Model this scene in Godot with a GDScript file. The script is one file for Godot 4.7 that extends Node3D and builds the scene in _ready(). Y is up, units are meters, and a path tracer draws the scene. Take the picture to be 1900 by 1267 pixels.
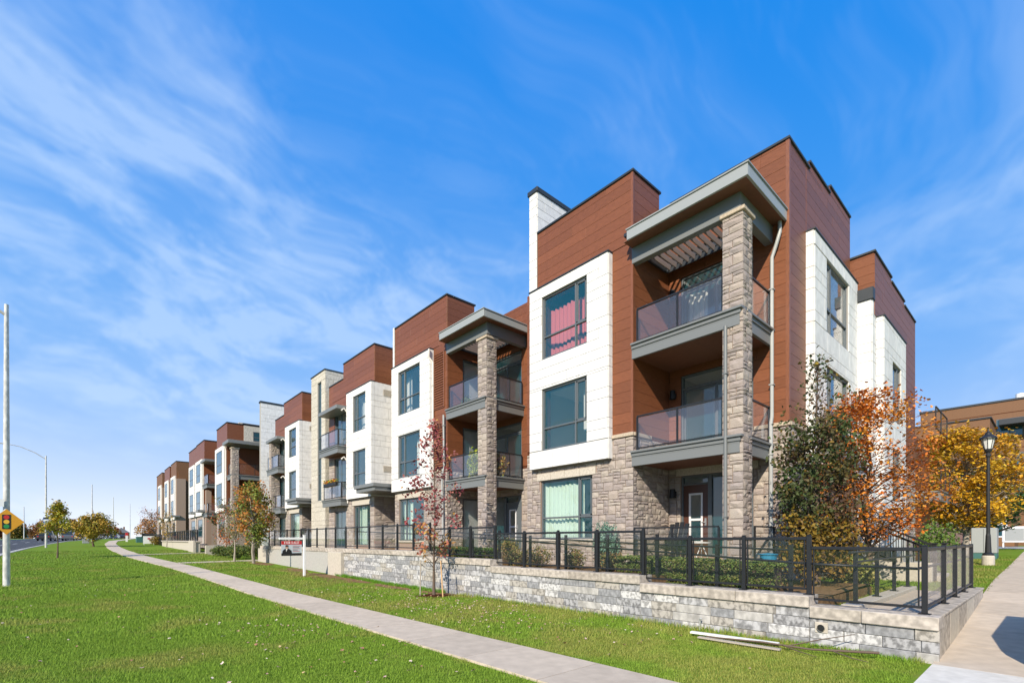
extends Node3D
# World frame: a runs along the street facade (to the left, west), b runs away from the street, y is up.
# P(a, y, b) turns that into Godot space; the camera stands at a = 0, b = 0.
var rng := RandomNumberGenerator.new()
var M := {}
var cache := {}
var used := {}

const GA := [[-60.0, 0.0], [18.0, 0.0], [25.0, 0.12], [37.0, 0.33], [55.0, 0.65], [80.0, 1.0], [110.0, 1.5], [150.0, 1.95], [200.0, 2.15], [900.0, 2.4]]
const GB := [[-60.0, 0.0], [9.4, 0.0], [12.7, 0.19], [15.8, 0.42], [19.2, 0.63], [26.0, 0.78], [38.0, 1.1], [60.0, 1.3], [400.0, 1.6]]
const KERB := [[-60.0, -5.0], [40.0, -4.85], [55.0, -4.68], [74.0, -4.3], [91.0, -3.46], [110.0, -1.9], [128.0, 0.15], [160.0, 5.0], [200.0, 13.0], [300.0, 40.0], [400.0, 75.0]]
const WALK := [[1.2, 5.6], [4.0, 5.6], [20.0, 5.38], [25.0, 5.2], [32.3, 4.9], [40.0, 4.3], [48.6, 3.75], [60.0, 3.5], [71.0, 3.48], [91.0, 3.85], [113.0, 5.1], [151.0, 10.0], [200.0, 20.0]]

func lerp_tab(tab: Array, x: float) -> float:
	for i in range(1, tab.size()):
		if x <= tab[i][0]:
			return lerpf(tab[i - 1][1], tab[i][1], clampf((x - tab[i - 1][0]) / (tab[i][0] - tab[i - 1][0]), 0.0, 1.0))
	return tab[tab.size() - 1][1]

func ga(a: float) -> float: return lerp_tab(GA, a)
func gb(b: float) -> float: return lerp_tab(GB, b)
func P(a: float, y: float, b: float) -> Vector3: return Vector3(-a, y, -b)

# ---------------------------------------------------------------- mesh builder
class MB:
	var v := PackedVector3Array()
	var n := PackedVector3Array()
	var c := PackedColorArray()
	var uv := PackedVector2Array()
	var col := Color(1, 1, 1)
	var use_col := false
	var use_uv := false
	func tri(p0: Vector3, p1: Vector3, p2: Vector3, nn = null) -> void:
		var m: Vector3 = (p1 - p0).cross(p2 - p0).normalized() if nn == null else nn
		v.append(p0); v.append(p2); v.append(p1)
		for i in 3: n.append(m)
		if use_col:
			for i in 3: c.append(col)
		if use_uv:
			for i in 3: uv.append(Vector2.ZERO)
	func tris(p0: Vector3, p1: Vector3, p2: Vector3, n0: Vector3, n1: Vector3, n2: Vector3) -> void:
		v.append(p0); v.append(p2); v.append(p1)
		n.append(n0); n.append(n2); n.append(n1)
		if use_col:
			for i in 3: c.append(col)
	func quad(p0: Vector3, p1: Vector3, p2: Vector3, p3: Vector3) -> void:
		var m := (p2 - p0).cross(p3 - p1).normalized()
		tri(p0, p1, p2, m); tri(p0, p2, p3, m)
	func quad_uv(p0: Vector3, p1: Vector3, p2: Vector3, p3: Vector3) -> void:
		use_uv = true
		var m := (p2 - p0).cross(p3 - p1).normalized()
		v.append_array(PackedVector3Array([p0, p2, p1, p0, p3, p2]))
		for i in 6: n.append(m)
		uv.append_array(PackedVector2Array([Vector2(0, 1), Vector2(1, 0), Vector2(1, 1), Vector2(0, 1), Vector2(0, 0), Vector2(1, 0)]))
	# axis-aligned box in world space, chamfered by k
	func bx(lo: Vector3, hi: Vector3, k := 0.0) -> void:
		var x0 := minf(lo.x, hi.x); var x1 := maxf(lo.x, hi.x)
		var y0 := minf(lo.y, hi.y); var y1 := maxf(lo.y, hi.y)
		var z0 := minf(lo.z, hi.z); var z1 := maxf(lo.z, hi.z)
		k = minf(k, 0.45 * minf(x1 - x0, minf(y1 - y0, z1 - z0)))
		if k <= 0.0:
			quad(Vector3(x0, y0, z1), Vector3(x1, y0, z1), Vector3(x1, y1, z1), Vector3(x0, y1, z1))
			quad(Vector3(x1, y0, z0), Vector3(x0, y0, z0), Vector3(x0, y1, z0), Vector3(x1, y1, z0))
			quad(Vector3(x1, y0, z1), Vector3(x1, y0, z0), Vector3(x1, y1, z0), Vector3(x1, y1, z1))
			quad(Vector3(x0, y0, z0), Vector3(x0, y0, z1), Vector3(x0, y1, z1), Vector3(x0, y1, z0))
			quad(Vector3(x0, y1, z1), Vector3(x1, y1, z1), Vector3(x1, y1, z0), Vector3(x0, y1, z0))
			quad(Vector3(x0, y0, z0), Vector3(x1, y0, z0), Vector3(x1, y0, z1), Vector3(x0, y0, z1))
			return
		var X := [x0, x1]; var Y := [y0, y1]; var Z := [z0, z1]
		var s := [1.0, -1.0]
		var px := func(i, j, l): return Vector3(X[i], Y[j] + s[j] * k, Z[l] + s[l] * k)
		var py := func(i, j, l): return Vector3(X[i] + s[i] * k, Y[j], Z[l] + s[l] * k)
		var pz := func(i, j, l): return Vector3(X[i] + s[i] * k, Y[j] + s[j] * k, Z[l])
		quad(pz.call(0, 0, 1), pz.call(1, 0, 1), pz.call(1, 1, 1), pz.call(0, 1, 1))
		quad(pz.call(1, 0, 0), pz.call(0, 0, 0), pz.call(0, 1, 0), pz.call(1, 1, 0))
		quad(px.call(1, 0, 1), px.call(1, 0, 0), px.call(1, 1, 0), px.call(1, 1, 1))
		quad(px.call(0, 0, 0), px.call(0, 0, 1), px.call(0, 1, 1), px.call(0, 1, 0))
		quad(py.call(0, 1, 1), py.call(1, 1, 1), py.call(1, 1, 0), py.call(0, 1, 0))
		quad(py.call(0, 0, 0), py.call(1, 0, 0), py.call(1, 0, 1), py.call(0, 0, 1))
		for l in 2:
			for j in 2:
				outq(pz.call(0, j, l), pz.call(1, j, l), py.call(1, j, l), py.call(0, j, l), Vector3(0, -s[j], -s[l]))
			for i in 2:
				outq(pz.call(i, 0, l), pz.call(i, 1, l), px.call(i, 1, l), px.call(i, 0, l), Vector3(-s[i], 0, -s[l]))
		for i in 2:
			for j in 2:
				outq(px.call(i, j, 0), px.call(i, j, 1), py.call(i, j, 1), py.call(i, j, 0), Vector3(-s[i], -s[j], 0))
				for l in 2:
					var o := Vector3(-s[i], -s[j], -s[l])
					var q0: Vector3 = px.call(i, j, l); var q1: Vector3 = py.call(i, j, l); var q2: Vector3 = pz.call(i, j, l)
					if (q1 - q0).cross(q2 - q0).dot(o) > 0: tri(q0, q1, q2)
					else: tri(q0, q2, q1)
	func outq(p0: Vector3, p1: Vector3, p2: Vector3, p3: Vector3, o: Vector3) -> void:
		if (p2 - p0).cross(p3 - p1).dot(o) > 0: quad(p0, p1, p2, p3)
		else: quad(p0, p3, p2, p1)
	func tube(pts: Array, radii: Array, sides := 8, caps := true) -> void:
		var rings := []
		var norms := []
		var up := Vector3(0.31, 0.2, 0.93)
		for i in pts.size():
			var d: Vector3 = (pts[mini(i + 1, pts.size() - 1)] - pts[maxi(i - 1, 0)]).normalized()
			if absf(d.dot(up)) > 0.97: up = Vector3(0.95, 0.1, 0.2)
			var x := d.cross(up).normalized()
			var y := d.cross(x).normalized()
			up = -y if absf(y.dot(d)) < 0.9 else up
			x = d.cross(up).normalized(); y = d.cross(x).normalized()
			var r := []; var rn := []
			for k in sides:
				var t := TAU * k / sides
				var o := x * cos(t) + y * sin(t)
				r.append(pts[i] + o * radii[i]); rn.append(o)
			rings.append(r); norms.append(rn)
		for i in pts.size() - 1:
			for k in sides:
				var k1 := (k + 1) % sides
				tris(rings[i][k], rings[i][k1], rings[i + 1][k1], norms[i][k], norms[i][k1], norms[i + 1][k1])
				tris(rings[i][k], rings[i + 1][k1], rings[i + 1][k], norms[i][k], norms[i + 1][k1], norms[i + 1][k])
		if caps:
			for k in range(1, sides - 1):
				tri(rings[0][0], rings[0][k + 1], rings[0][k])
				var e: int = pts.size() - 1
				tri(rings[e][0], rings[e][k], rings[e][k + 1])
	func lathe(at: Vector3, prof: Array, sides := 12) -> void:
		for i in prof.size() - 1:
			for k in sides:
				var t0 := TAU * k / sides; var t1 := TAU * (k + 1) / sides
				var d0 := Vector3(cos(t0), 0, sin(t0)); var d1 := Vector3(cos(t1), 0, sin(t1))
				outq(at + d0 * prof[i][0] + Vector3.UP * prof[i][1], at + d1 * prof[i][0] + Vector3.UP * prof[i][1], at + d1 * prof[i + 1][0] + Vector3.UP * prof[i + 1][1], at + d0 * prof[i + 1][0] + Vector3.UP * prof[i + 1][1], (d0 + d1) * (1.0 if prof[i + 1][1] >= prof[i][1] else -1.0) + Vector3.UP * (prof[i][0] - prof[i + 1][0]) * 3.0)
	func mesh() -> ArrayMesh:
		var arr := []
		arr.resize(Mesh.ARRAY_MAX)
		arr[Mesh.ARRAY_VERTEX] = v
		arr[Mesh.ARRAY_NORMAL] = n
		if use_col: arr[Mesh.ARRAY_COLOR] = c
		if use_uv: arr[Mesh.ARRAY_TEX_UV] = uv
		var m := ArrayMesh.new()
		m.add_surface_from_arrays(Mesh.PRIMITIVE_TRIANGLES, arr)
		return m

# ---------------------------------------------------------------- nodes
func numbered(called: String) -> String:
	if not used.has(called):
		used[called] = 0
		return called
	used[called] += 1
	return "%s_%03d" % [called, used[called]]

func tag(o: Node3D, label: String, category: String, group := "") -> Node3D:
	o.set_meta("label", label)
	o.set_meta("category", category)
	if group: o.set_meta("group", group)
	return o

func kind(o: Node3D, k: String) -> Node3D:
	o.set_meta("kind", k)
	return o

func thing(called: String, label: String, category: String, at: Vector3, group := "") -> Node3D:
	var o := Node3D.new()
	o.name = numbered(called)
	add_child(o)
	o.position = at
	return tag(o, label, category, group)

# a mesh in world coordinates, as a child of parent (null: the root)
func put(called: String, what, mat: Material, parent = null, at := Vector3.ZERO, basis := Basis()) -> MeshInstance3D:
	var o := MeshInstance3D.new()
	o.mesh = what.mesh() if what is MB else what
	o.material_override = mat
	if parent == null:
		o.name = numbered(called)
		add_child(o)
	else:
		o.name = called
		parent.add_child(o, true)
	o.global_transform = Transform3D(basis, at)
	return o

func part_node(called: String, parent: Node3D) -> Node3D:
	var o := Node3D.new()
	o.name = called
	parent.add_child(o, true)
	return o

# box in (a, y, b)
func box(mb: MB, a0: float, a1: float, y0: float, y1: float, b0: float, b1: float, k := 0.0) -> void:
	mb.bx(P(a0, y0, b0), P(a1, y1, b1), k)

func one(called: String, parent, mat: Material, a0: float, a1: float, y0: float, y1: float, b0: float, b1: float, k := 0.0) -> MeshInstance3D:
	var mb := MB.new()
	box(mb, a0, a1, y0, y1, b0, b1, k)
	return put(called, mb, mat, parent)

# box on a wall plane: pl "F" faces the street (plane b = pos, u = a), "R" faces east (plane a = pos, u = b); d is the distance out of the wall
func wbox(mb: MB, pl: String, pos: float, u0: float, u1: float, v0: float, v1: float, d0: float, d1: float, k := 0.0) -> void:
	if pl == "F": box(mb, u0, u1, v0, v1, pos - d1, pos - d0, k)
	else: box(mb, pos - d1, pos - d0, v0, v1, u0, u1, k)

func wpt(pl: String, pos: float, u: float, v: float, d: float) -> Vector3:
	return P(u, v, pos - d) if pl == "F" else P(pos - d, v, u)

func wbasis(pl: String) -> Basis:
	return Basis() if pl == "F" else Basis(Vector3(0, 0, -1), Vector3(0, 1, 0), Vector3(1, 0, 0))

# rectangles are [u0, u1, v0, v1]
func minus(rects: Array, holes: Array, least := 0.03) -> Array:
	var cur := rects
	for h in holes:
		var nxt := []
		for r in cur:
			if h[1] <= r[0] or h[0] >= r[1] or h[3] <= r[2] or h[2] >= r[3]:
				nxt.append(r)
				continue
			if h[2] > r[2]: nxt.append([r[0], r[1], r[2], h[2]])
			if h[3] < r[3]: nxt.append([r[0], r[1], h[3], r[3]])
			var l0: float = maxf(r[2], h[2]); var l1: float = minf(r[3], h[3])
			if h[0] > r[0]: nxt.append([r[0], h[0], l0, l1])
			if h[1] < r[1]: nxt.append([h[1], r[1], l0, l1])
		cur = nxt
	var out := []
	for r in cur:
		if r[1] - r[0] > least and r[3] - r[2] > least: out.append(r)
	return out

func back_wall(called: String, parent, mat: Material, pl: String, pos: float, rects: Array, holes: Array, thick := 0.2, front := 0.0) -> MeshInstance3D:
	var mb := MB.new()
	for r in minus(rects, holes, 0.001): wbox(mb, pl, pos, r[0], r[1], r[2], r[3], -thick, front)
	return put(called, mb, mat, parent)

# ---------------------------------------------------------------- cladding pieces
func slab(w: float, h: float, d: float, k: float) -> ArrayMesh:
	var key := "s%.3f_%.3f_%.3f" % [w, h, d]
	if cache.has(key): return cache[key]
	var mb := MB.new()
	var x := w / 2; var y := h / 2
	var o := [Vector3(-x, -y, 0), Vector3(x, -y, 0), Vector3(x, y, 0), Vector3(-x, y, 0)]
	var e := [Vector3(-x, -y, d - k), Vector3(x, -y, d - k), Vector3(x, y, d - k), Vector3(-x, y, d - k)]
	var f := [Vector3(-x + k, -y + k, d), Vector3(x - k, -y + k, d), Vector3(x - k, y - k, d), Vector3(-x + k, y - k, d)]
	mb.quad(f[0], f[1], f[2], f[3])
	for i in 4:
		var j := (i + 1) % 4
		mb.quad(o[i], o[j], e[j], e[i])
		mb.quad(e[i], e[j], f[j], f[i])
	cache[key] = mb.mesh()
	return cache[key]

func rock(w: float, h: float, variant: int, depth := 0.045) -> ArrayMesh:
	var key := "r%.3f_%.3f_%d" % [w, h, variant]
	if cache.has(key): return cache[key]
	var g := RandomNumberGenerator.new()
	g.seed = hash(key)
	var mb := MB.new()
	var nx := 3 if w > 0.22 else 2
	var ny := 2
	var pts := []
	var x := w / 2; var y := h / 2
	for j in ny + 1:
		var row := []
		for i in nx + 1:
			var edge := i == 0 or j == 0 or i == nx or j == ny
			var q := Vector3(-x + w * i / nx, -y + h * j / ny, depth * (g.randf_range(0.45, 0.65) if edge else g.randf_range(0.7, 1.25)))
			if edge:
				q.x -= signf(q.x) * g.randf_range(0.0, 0.006); q.y -= signf(q.y) * g.randf_range(0.0, 0.006)
			else:
				q.x += g.randf_range(-0.25, 0.25) * w / nx; q.y += g.randf_range(-0.25, 0.25) * h / ny
			row.append(q)
		pts.append(row)
	for j in ny:
		for i in nx:
			if g.randf() < 0.5:
				mb.tri(pts[j][i], pts[j][i + 1], pts[j + 1][i + 1]); mb.tri(pts[j][i], pts[j + 1][i + 1], pts[j + 1][i])
			else:
				mb.tri(pts[j][i], pts[j][i + 1], pts[j + 1][i]); mb.tri(pts[j][i + 1], pts[j + 1][i + 1], pts[j + 1][i])
	var z := func(q): return Vector3(q.x, q.y, 0.0)
	for i in nx:
		mb.quad(z.call(pts[0][i]), z.call(pts[0][i + 1]), pts[0][i + 1], pts[0][i])
		mb.quad(z.call(pts[ny][i + 1]), z.call(pts[ny][i]), pts[ny][i], pts[ny][i + 1])
	for j in ny:
		mb.quad(z.call(pts[j + 1][0]), z.call(pts[j][0]), pts[j][0], pts[j + 1][0])
		mb.quad(z.call(pts[j][nx]), z.call(pts[j + 1][nx]), pts[j + 1][nx], pts[j][nx])
	cache[key] = mb.mesh()
	return cache[key]

func piece(called: String, parent: Node3D, mesh: Mesh, mat: Material, pl: String, pos: float, r: Array, d := 0.0) -> void:
	put(called, mesh, mat, parent, wpt(pl, pos, (r[0] + r[1]) / 2, (r[2] + r[3]) / 2, d), wbasis(pl))

func planks(parent: Node3D, pl: String, pos: float, rect: Array, holes: Array, mats: Array, rows := 0.31, long := 3.0) -> void:
	var v = rows * floor(rect[2] / rows)
	var rr := []
	while v < rect[3]:
		var u: float = rect[0] - rng.randf_range(0.0, long * 0.8)
		if rect[1] - rect[0] < long * 0.8: u = rect[0]
		while u < rect[1]:
			var l := long * rng.randf_range(0.85, 1.15) if rect[1] - rect[0] >= long * 0.8 else long
			rr.append([maxf(u, rect[0]), minf(u + l, rect[1]), maxf(v, rect[2]), minf(v + rows, rect[3])])
			u += l
		v += rows
	for r in minus(rr, holes):
		var w: float = r[1] - r[0] - 0.002; var h: float = r[3] - r[2] - 0.003
		piece("plank", parent, slab(snappedf(w, 0.01) if w > 0.02 else w, h, 0.02, 0.004), mats[rng.randi() % mats.size()], pl, pos, r)

func panels(parent: Node3D, pl: String, pos: float, rect: Array, holes: Array, mats: Array, wide := 1.15, phase := 0.0) -> void:
	var pat := [0.62, 0.31, 0.31, 0.62, 0.31]
	var v: float = rect[2]
	var i := 0
	var rr := []
	while v < rect[3] - 0.02:
		var h: float = pat[i % 5]
		if rect[3] - v - h < 0.15: h = rect[3] - v
		var u: float = rect[0]
		var first := true
		while u < rect[1] - 0.02:
			var l: float = wide * (1.0 if not first else [1.0, 0.45, 0.75, 0.3, 0.6][(i + int(phase)) % 5])
			first = false
			if rect[1] - u - l < 0.25: l = rect[1] - u
			rr.append([u, minf(u + l, rect[1]), v, v + h])
			u += l
		v += h
		i += 1
	for r in minus(rr, holes):
		piece("panel", parent, slab(r[1] - r[0] - 0.013, r[3] - r[2] - 0.013, 0.022, 0.003), mats[rng.randi() % mats.size()], pl, pos, r)

# random ashlar of rough stones on a 0.1 m grid
func ashlar(rect: Array, holes: Array, cell := 0.1) -> Array:
	var nu := int(round((rect[1] - rect[0]) / cell)); var nv := int(round((rect[3] - rect[2]) / cell))
	var du: float = (rect[1] - rect[0]) / nu; var dv: float = (rect[3] - rect[2]) / nv
	var full := {}
	var out := []
	var kinds := [[4, 2], [3, 2], [5, 2], [3, 1], [4, 1], [5, 1], [2, 2], [4, 3], [3, 3], [2, 1]]
	var odds := [5, 5, 2, 3, 3, 2, 3, 3, 2, 1]
	for j in nv:
		for i in nu:
			if full.has(j * 4096 + i): continue
			var tries := 0
			var w := 1; var h := 1
			while tries < 6:
				var r := rng.randi() % 29
				var k := 0
				while r >= odds[k]:
					r -= odds[k]; k += 1
				var ww: int = kinds[k][0]; var hh: int = kinds[k][1]
				var ok := i + ww <= nu and j + hh <= nv
				if ok:
					for x in ww:
						if full.has(j * 4096 + i + x): ok = false
				if ok:
					w = ww; h = hh
					if nu - (i + w) == 1: w += 1
					break
				tries += 1
			if tries == 6:
				while w < 4 and i + w < nu and not full.has(j * 4096 + i + w): w += 1
			for y in h:
				for x in w: full[(j + y) * 4096 + i + x] = true
			out.append([rect[0] + i * du, rect[0] + (i + w) * du, rect[2] + j * dv, rect[2] + (j + h) * dv])
	return minus(out, holes, 0.05)

func stones(parent: Node3D, pl: String, pos: float, rect: Array, holes: Array, mats: Array, cell := 0.09) -> void:
	for r in ashlar(rect, holes, cell):
		piece("stone", parent, rock(r[1] - r[0] - 0.012, r[3] - r[2] - 0.012, rng.randi() % 3), mats[rng.randi() % mats.size()], pl, pos, r)

# ---------------------------------------------------------------- materials
func noise_tex(freq: float, oct: int, lo: float, hi: float, seed_ := 1, type := FastNoiseLite.TYPE_SIMPLEX_SMOOTH, size := 512, mid := 0.5, width := 0.5) -> NoiseTexture2D:
	var f := FastNoiseLite.new()
	f.noise_type = type
	f.frequency = freq
	f.fractal_octaves = oct
	f.seed = seed_
	var t := NoiseTexture2D.new()
	t.width = size; t.height = size
	t.seamless = true
	t.noise = f
	var g := Gradient.new()
	g.offsets = PackedFloat32Array([maxf(0.0, mid - width), minf(1.0, mid + width)])
	g.colors = PackedColorArray([Color(lo, lo, lo), Color(hi, hi, hi)])
	t.color_ramp = g
	return t

func lin(r: float, g: float, b: float, a := 1.0) -> Color:
	var c := Color(r, g, b).linear_to_srgb()
	c.a = a
	return c

func mat(called: String, c: Color, rough := 0.7, spec := 0.5) -> StandardMaterial3D:
	var m := StandardMaterial3D.new()
	m.resource_name = called
	m.albedo_color = c
	m.roughness = rough
	m.metallic_specular = spec
	M[called] = m
	return m

func tri_tex(m: StandardMaterial3D, tex: Texture2D, scale: Vector3, bump: Texture2D = null, depth := 0.0) -> StandardMaterial3D:
	m.albedo_texture = tex
	m.uv1_triplanar = true
	m.uv1_world_triplanar = true
	m.uv1_scale = scale
	if bump:
		m.heightmap_enabled = true
		m.heightmap_texture = bump
		m.heightmap_scale = depth
	return m

func make_materials() -> void:
	var fine := noise_tex(0.03, 5, 0.78, 1.0, 3)
	var soft := noise_tex(0.02, 5, 0.9, 1.0, 31)
	var blot := noise_tex(0.012, 5, 0.8, 1.0, 7, FastNoiseLite.TYPE_SIMPLEX_SMOOTH, 512, 0.5, 0.3)
	var grit := noise_tex(0.12, 4, 0.7, 1.0, 11)
	var stain := noise_tex(0.011, 5, 0.68, 1.0, 23, FastNoiseLite.TYPE_SIMPLEX_SMOOTH, 512, 0.45, 0.2)
	var stain2 := noise_tex(0.016, 6, 0.74, 1.0, 41, FastNoiseLite.TYPE_SIMPLEX_SMOOTH, 512, 0.42, 0.16)
	var relief := noise_tex(0.035, 5, 0.0, 1.0, 5)
	var grain := noise_tex(0.03, 5, 0.8, 1.0, 13)
	# siding: fibre-cement boards with a stretched wood grain
	for i in 4:
		var t: float = [1.0, 0.9, 1.07, 0.96][i]
		tri_tex(mat("siding%d" % i, lin(0.245 * t, 0.087 * t, 0.038 * t), 0.45, 0.4), grain, Vector3(0.25, 3.0, 0.25), grain, 0.05)
	tri_tex(mat("siding_trim", lin(0.255, 0.091, 0.041), 0.45), grain, Vector3(2.5, 0.3, 2.5))
	for i in 3:
		var t: float = [1.0, 0.95, 0.98][i]
		tri_tex(mat("white%d" % i, lin(0.80 * t, 0.795 * t, 0.775 * t), 0.75, 0.35), soft, Vector3(0.35, 0.22, 0.35))
	for i in 2:
		var t: float = [1.0, 0.94][i]
		tri_tex(mat("cream%d" % i, lin(0.70 * t, 0.655 * t, 0.555 * t), 0.8, 0.3), fine, Vector3(0.5, 0.35, 0.5))
	mat("joint_white", lin(0.33, 0.32, 0.30), 0.9, 0.2)
	mat("joint_brown", lin(0.09, 0.032, 0.016), 0.8, 0.2)
	mat("mortar", lin(0.32, 0.24, 0.19), 0.95, 0.1)
	var sc := [[0.55, 0.475, 0.415], [0.50, 0.425, 0.385], [0.61, 0.535, 0.46], [0.52, 0.445, 0.405], [0.47, 0.41, 0.38], [0.58, 0.495, 0.425]]
	for i in 6:
		tri_tex(mat("stone%d" % i, lin(sc[i][0], sc[i][1], sc[i][2]), 0.9, 0.25), grit, Vector3(1.7, 1.7, 1.7), relief, 1.2)
	tri_tex(mat("stone_trim", lin(0.60, 0.50, 0.38), 0.85, 0.3), fine, Vector3(1, 1, 1), grit, 0.1)
	tri_tex(mat("lintel", lin(0.66, 0.60, 0.51), 0.8, 0.3), fine, Vector3(1, 1, 1))
	mat("trim_grey", lin(0.165, 0.175, 0.175), 0.45, 0.5)
	mat("trim_pale", lin(0.30, 0.32, 0.32), 0.4, 0.5)
	mat("cap_dark", lin(0.022, 0.028, 0.035), 0.5, 0.5)
	mat("frame_grey", lin(0.10, 0.115, 0.125), 0.4, 0.5)
	mat("frame_white", lin(0.7, 0.7, 0.72), 0.4, 0.5)
	tri_tex(mat("soffit", lin(0.21, 0.085, 0.045), 0.6), grain, Vector3(0.3, 2.0, 2.0))
	mat("slat", lin(0.30, 0.24, 0.22), 0.55)
	mat("door_brown", lin(0.075, 0.028, 0.018), 0.4)
	mat("dark_metal", lin(0.014, 0.015, 0.017), 0.38, 0.5)
	mat("lamp_black", lin(0.012, 0.013, 0.015), 0.5)
	mat("pipe_grey", lin(0.36, 0.37, 0.36), 0.4)
	mat("pipe_white", lin(0.66, 0.63, 0.58), 0.45)
	mat("room_white", lin(0.68, 0.67, 0.64), 0.9, 0.2)
	mat("deck", lin(0.33, 0.32, 0.30), 0.85)
	var g := mat("glass", lin(0.02, 0.20, 0.25, 0.11), 0.015, 0.95)
	g.transparency = BaseMaterial3D.TRANSPARENCY_ALPHA
	g = mat("rail_glass", lin(0.4, 0.42, 0.5, 0.05), 0.01, 0.75)
	g.transparency = BaseMaterial3D.TRANSPARENCY_ALPHA
	g = mat("fence_glass", lin(0.06, 0.09, 0.08, 0.06), 0.01, 0.35)
	g.transparency = BaseMaterial3D.TRANSPARENCY_ALPHA
	g = mat("far_glass", lin(0.03, 0.10, 0.13), 0.03, 0.9)
	g.metallic = 0.3
	g = mat("car_glass", lin(0.02, 0.025, 0.03), 0.05, 0.8)
	mat("curtain_red", lin(0.60, 0.17, 0.18), 0.9, 0.1)
	mat("curtain_trim", lin(0.12, 0.03, 0.06), 0.9, 0.1)
	mat("curtain_mint", lin(0.60, 0.74, 0.62), 0.9, 0.1)
	mat("curtain_white", lin(0.66, 0.67, 0.63), 0.9, 0.1)
	# ground
	tri_tex(mat("soil", lin(0.26, 0.165, 0.085), 0.95, 0.1), blot, Vector3(0.8, 0.8, 0.8), grit, 1.0)
	tri_tex(mat("mulch", lin(0.085, 0.03, 0.017), 0.95, 0.1), grit, Vector3(1.5, 1.5, 1.5), grit, 2.0)
	var lawn := mat("lawn", lin(1, 1, 1), 0.95, 0.1)
	var ln := FastNoiseLite.new()
	ln.frequency = 0.008; ln.fractal_octaves = 5; ln.seed = 77
	var lt := NoiseTexture2D.new()
	lt.width = 1024; lt.height = 1024; lt.seamless = true; lt.noise = ln
	var lg := Gradient.new()
	lg.offsets = PackedFloat32Array([0.0, 0.35, 0.6, 0.85, 1.0])
	lg.colors = PackedColorArray([lin(0.115, 0.18, 0.02), lin(0.135, 0.22, 0.024), lin(0.15, 0.23, 0.03), lin(0.19, 0.22, 0.045), lin(0.24, 0.21, 0.07)])
	lt.color_ramp = lg
	tri_tex(lawn, lt, Vector3(0.11, 0.11, 0.11), grit, 3.0)
	tri_tex(mat("asphalt", lin(0.105, 0.11, 0.12), 0.9, 0.25), grit, Vector3(0.7, 0.7, 0.7), grit, 0.3)
	mat("road_paint", lin(0.6, 0.6, 0.58), 0.8)
	for i in 3:
		var t: float = [1.0, 0.93, 1.05][i]
		tri_tex(mat("walk%d" % i, lin(0.58 * t, 0.49 * t, 0.385 * t), 0.9, 0.25), soft, Vector3(0.3, 0.3, 0.3), grit, 0.25)
	tri_tex(mat("walk_new", lin(0.70, 0.67, 0.60), 0.9, 0.25), soft, Vector3(0.4, 0.4, 0.4), grit, 0.2)
	tri_tex(mat("concrete", lin(0.53, 0.485, 0.41), 0.9, 0.25), soft, Vector3(0.6, 0.6, 0.6), grit, 0.2)
	tri_tex(mat("concrete_grey", lin(0.44, 0.43, 0.40), 0.9, 0.25), soft, Vector3(0.7, 0.7, 0.7), grit, 0.2)
	for i in 3:
		tri_tex(mat("cap%d" % i, lin([0.50, 0.45, 0.54][i], [0.45, 0.40, 0.485][i], [0.385, 0.34, 0.42][i]), 0.9, 0.25), blot, Vector3(0.9, 0.9, 0.9), grit, 0.4)
	var bc := [[0.56, 0.555, 0.545], [0.46, 0.46, 0.465], [0.33, 0.335, 0.345], [0.41, 0.385, 0.345], [0.50, 0.485, 0.455], [0.38, 0.38, 0.385]]
	for i in 6:
		tri_tex(mat("block%d" % i, lin(bc[i][0], bc[i][1], bc[i][2]), 0.9, 0.25), [stain2, stain, blot, stain2, blot, stain][i], Vector3(1.1, 0.8, 1.1) * [1.0, 0.8, 1.2, 0.9, 0.6, 1.4][i], grit, 0.5)
	mat("joint_block", lin(0.30, 0.22, 0.17), 0.95, 0.1)
	# brick building and brown block behind
	tri_tex(mat("brick", lin(0.32, 0.17, 0.09), 0.9, 0.2), grit, Vector3(1, 1, 1))
	tri_tex(mat("brown_panel", lin(0.21, 0.095, 0.035), 0.6), grain, Vector3(0.3, 2.0, 0.3))
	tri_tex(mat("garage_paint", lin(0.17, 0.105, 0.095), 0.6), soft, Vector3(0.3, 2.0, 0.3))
	# plants
	var leaf := mat("leaf", lin(1, 1, 1), 0.55, 0.4)
	leaf.vertex_color_use_as_albedo = true
	leaf.backlight_enabled = true
	leaf.backlight = Color(0.45, 0.45, 0.45)
	var bark := tri_tex(mat("bark", lin(0.20, 0.15, 0.115), 0.95, 0.1), grit, Vector3(3, 1, 3), grit, 0.8)
	bark.roughness = 0.95
	tri_tex(mat("bark_pale", lin(0.42, 0.37, 0.31), 0.95, 0.1), stain2, Vector3(3, 3, 3), grit, 0.5)
	var gr := mat("grass", lin(1, 1, 1), 0.7, 0.3)
	gr.vertex_color_use_as_albedo = true
	gr.backlight_enabled = true
	gr.backlight = Color(0.3, 0.3, 0.3)
	var vc := mat("tinted", lin(1, 1, 1), 0.8, 0.2)
	vc.vertex_color_use_as_albedo = true
	# street things
	tri_tex(mat("pole", lin(0.68, 0.68, 0.64), 0.6), blot, Vector3(1, 0.4, 1))
	mat("steel", lin(0.35, 0.36, 0.37), 0.45).metallic = 0.6
	mat("sign_yellow", lin(0.62, 0.29, 0.012), 0.5)
	mat("black", lin(0.012, 0.012, 0.012), 0.5)
	mat("red", lin(0.5, 0.02, 0.02), 0.5)
	mat("green", lin(0.02, 0.24, 0.06), 0.5)
	mat("amber", lin(0.75, 0.42, 0.03), 0.5)
	mat("blue", lin(0.02, 0.14, 0.45), 0.4)
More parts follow.
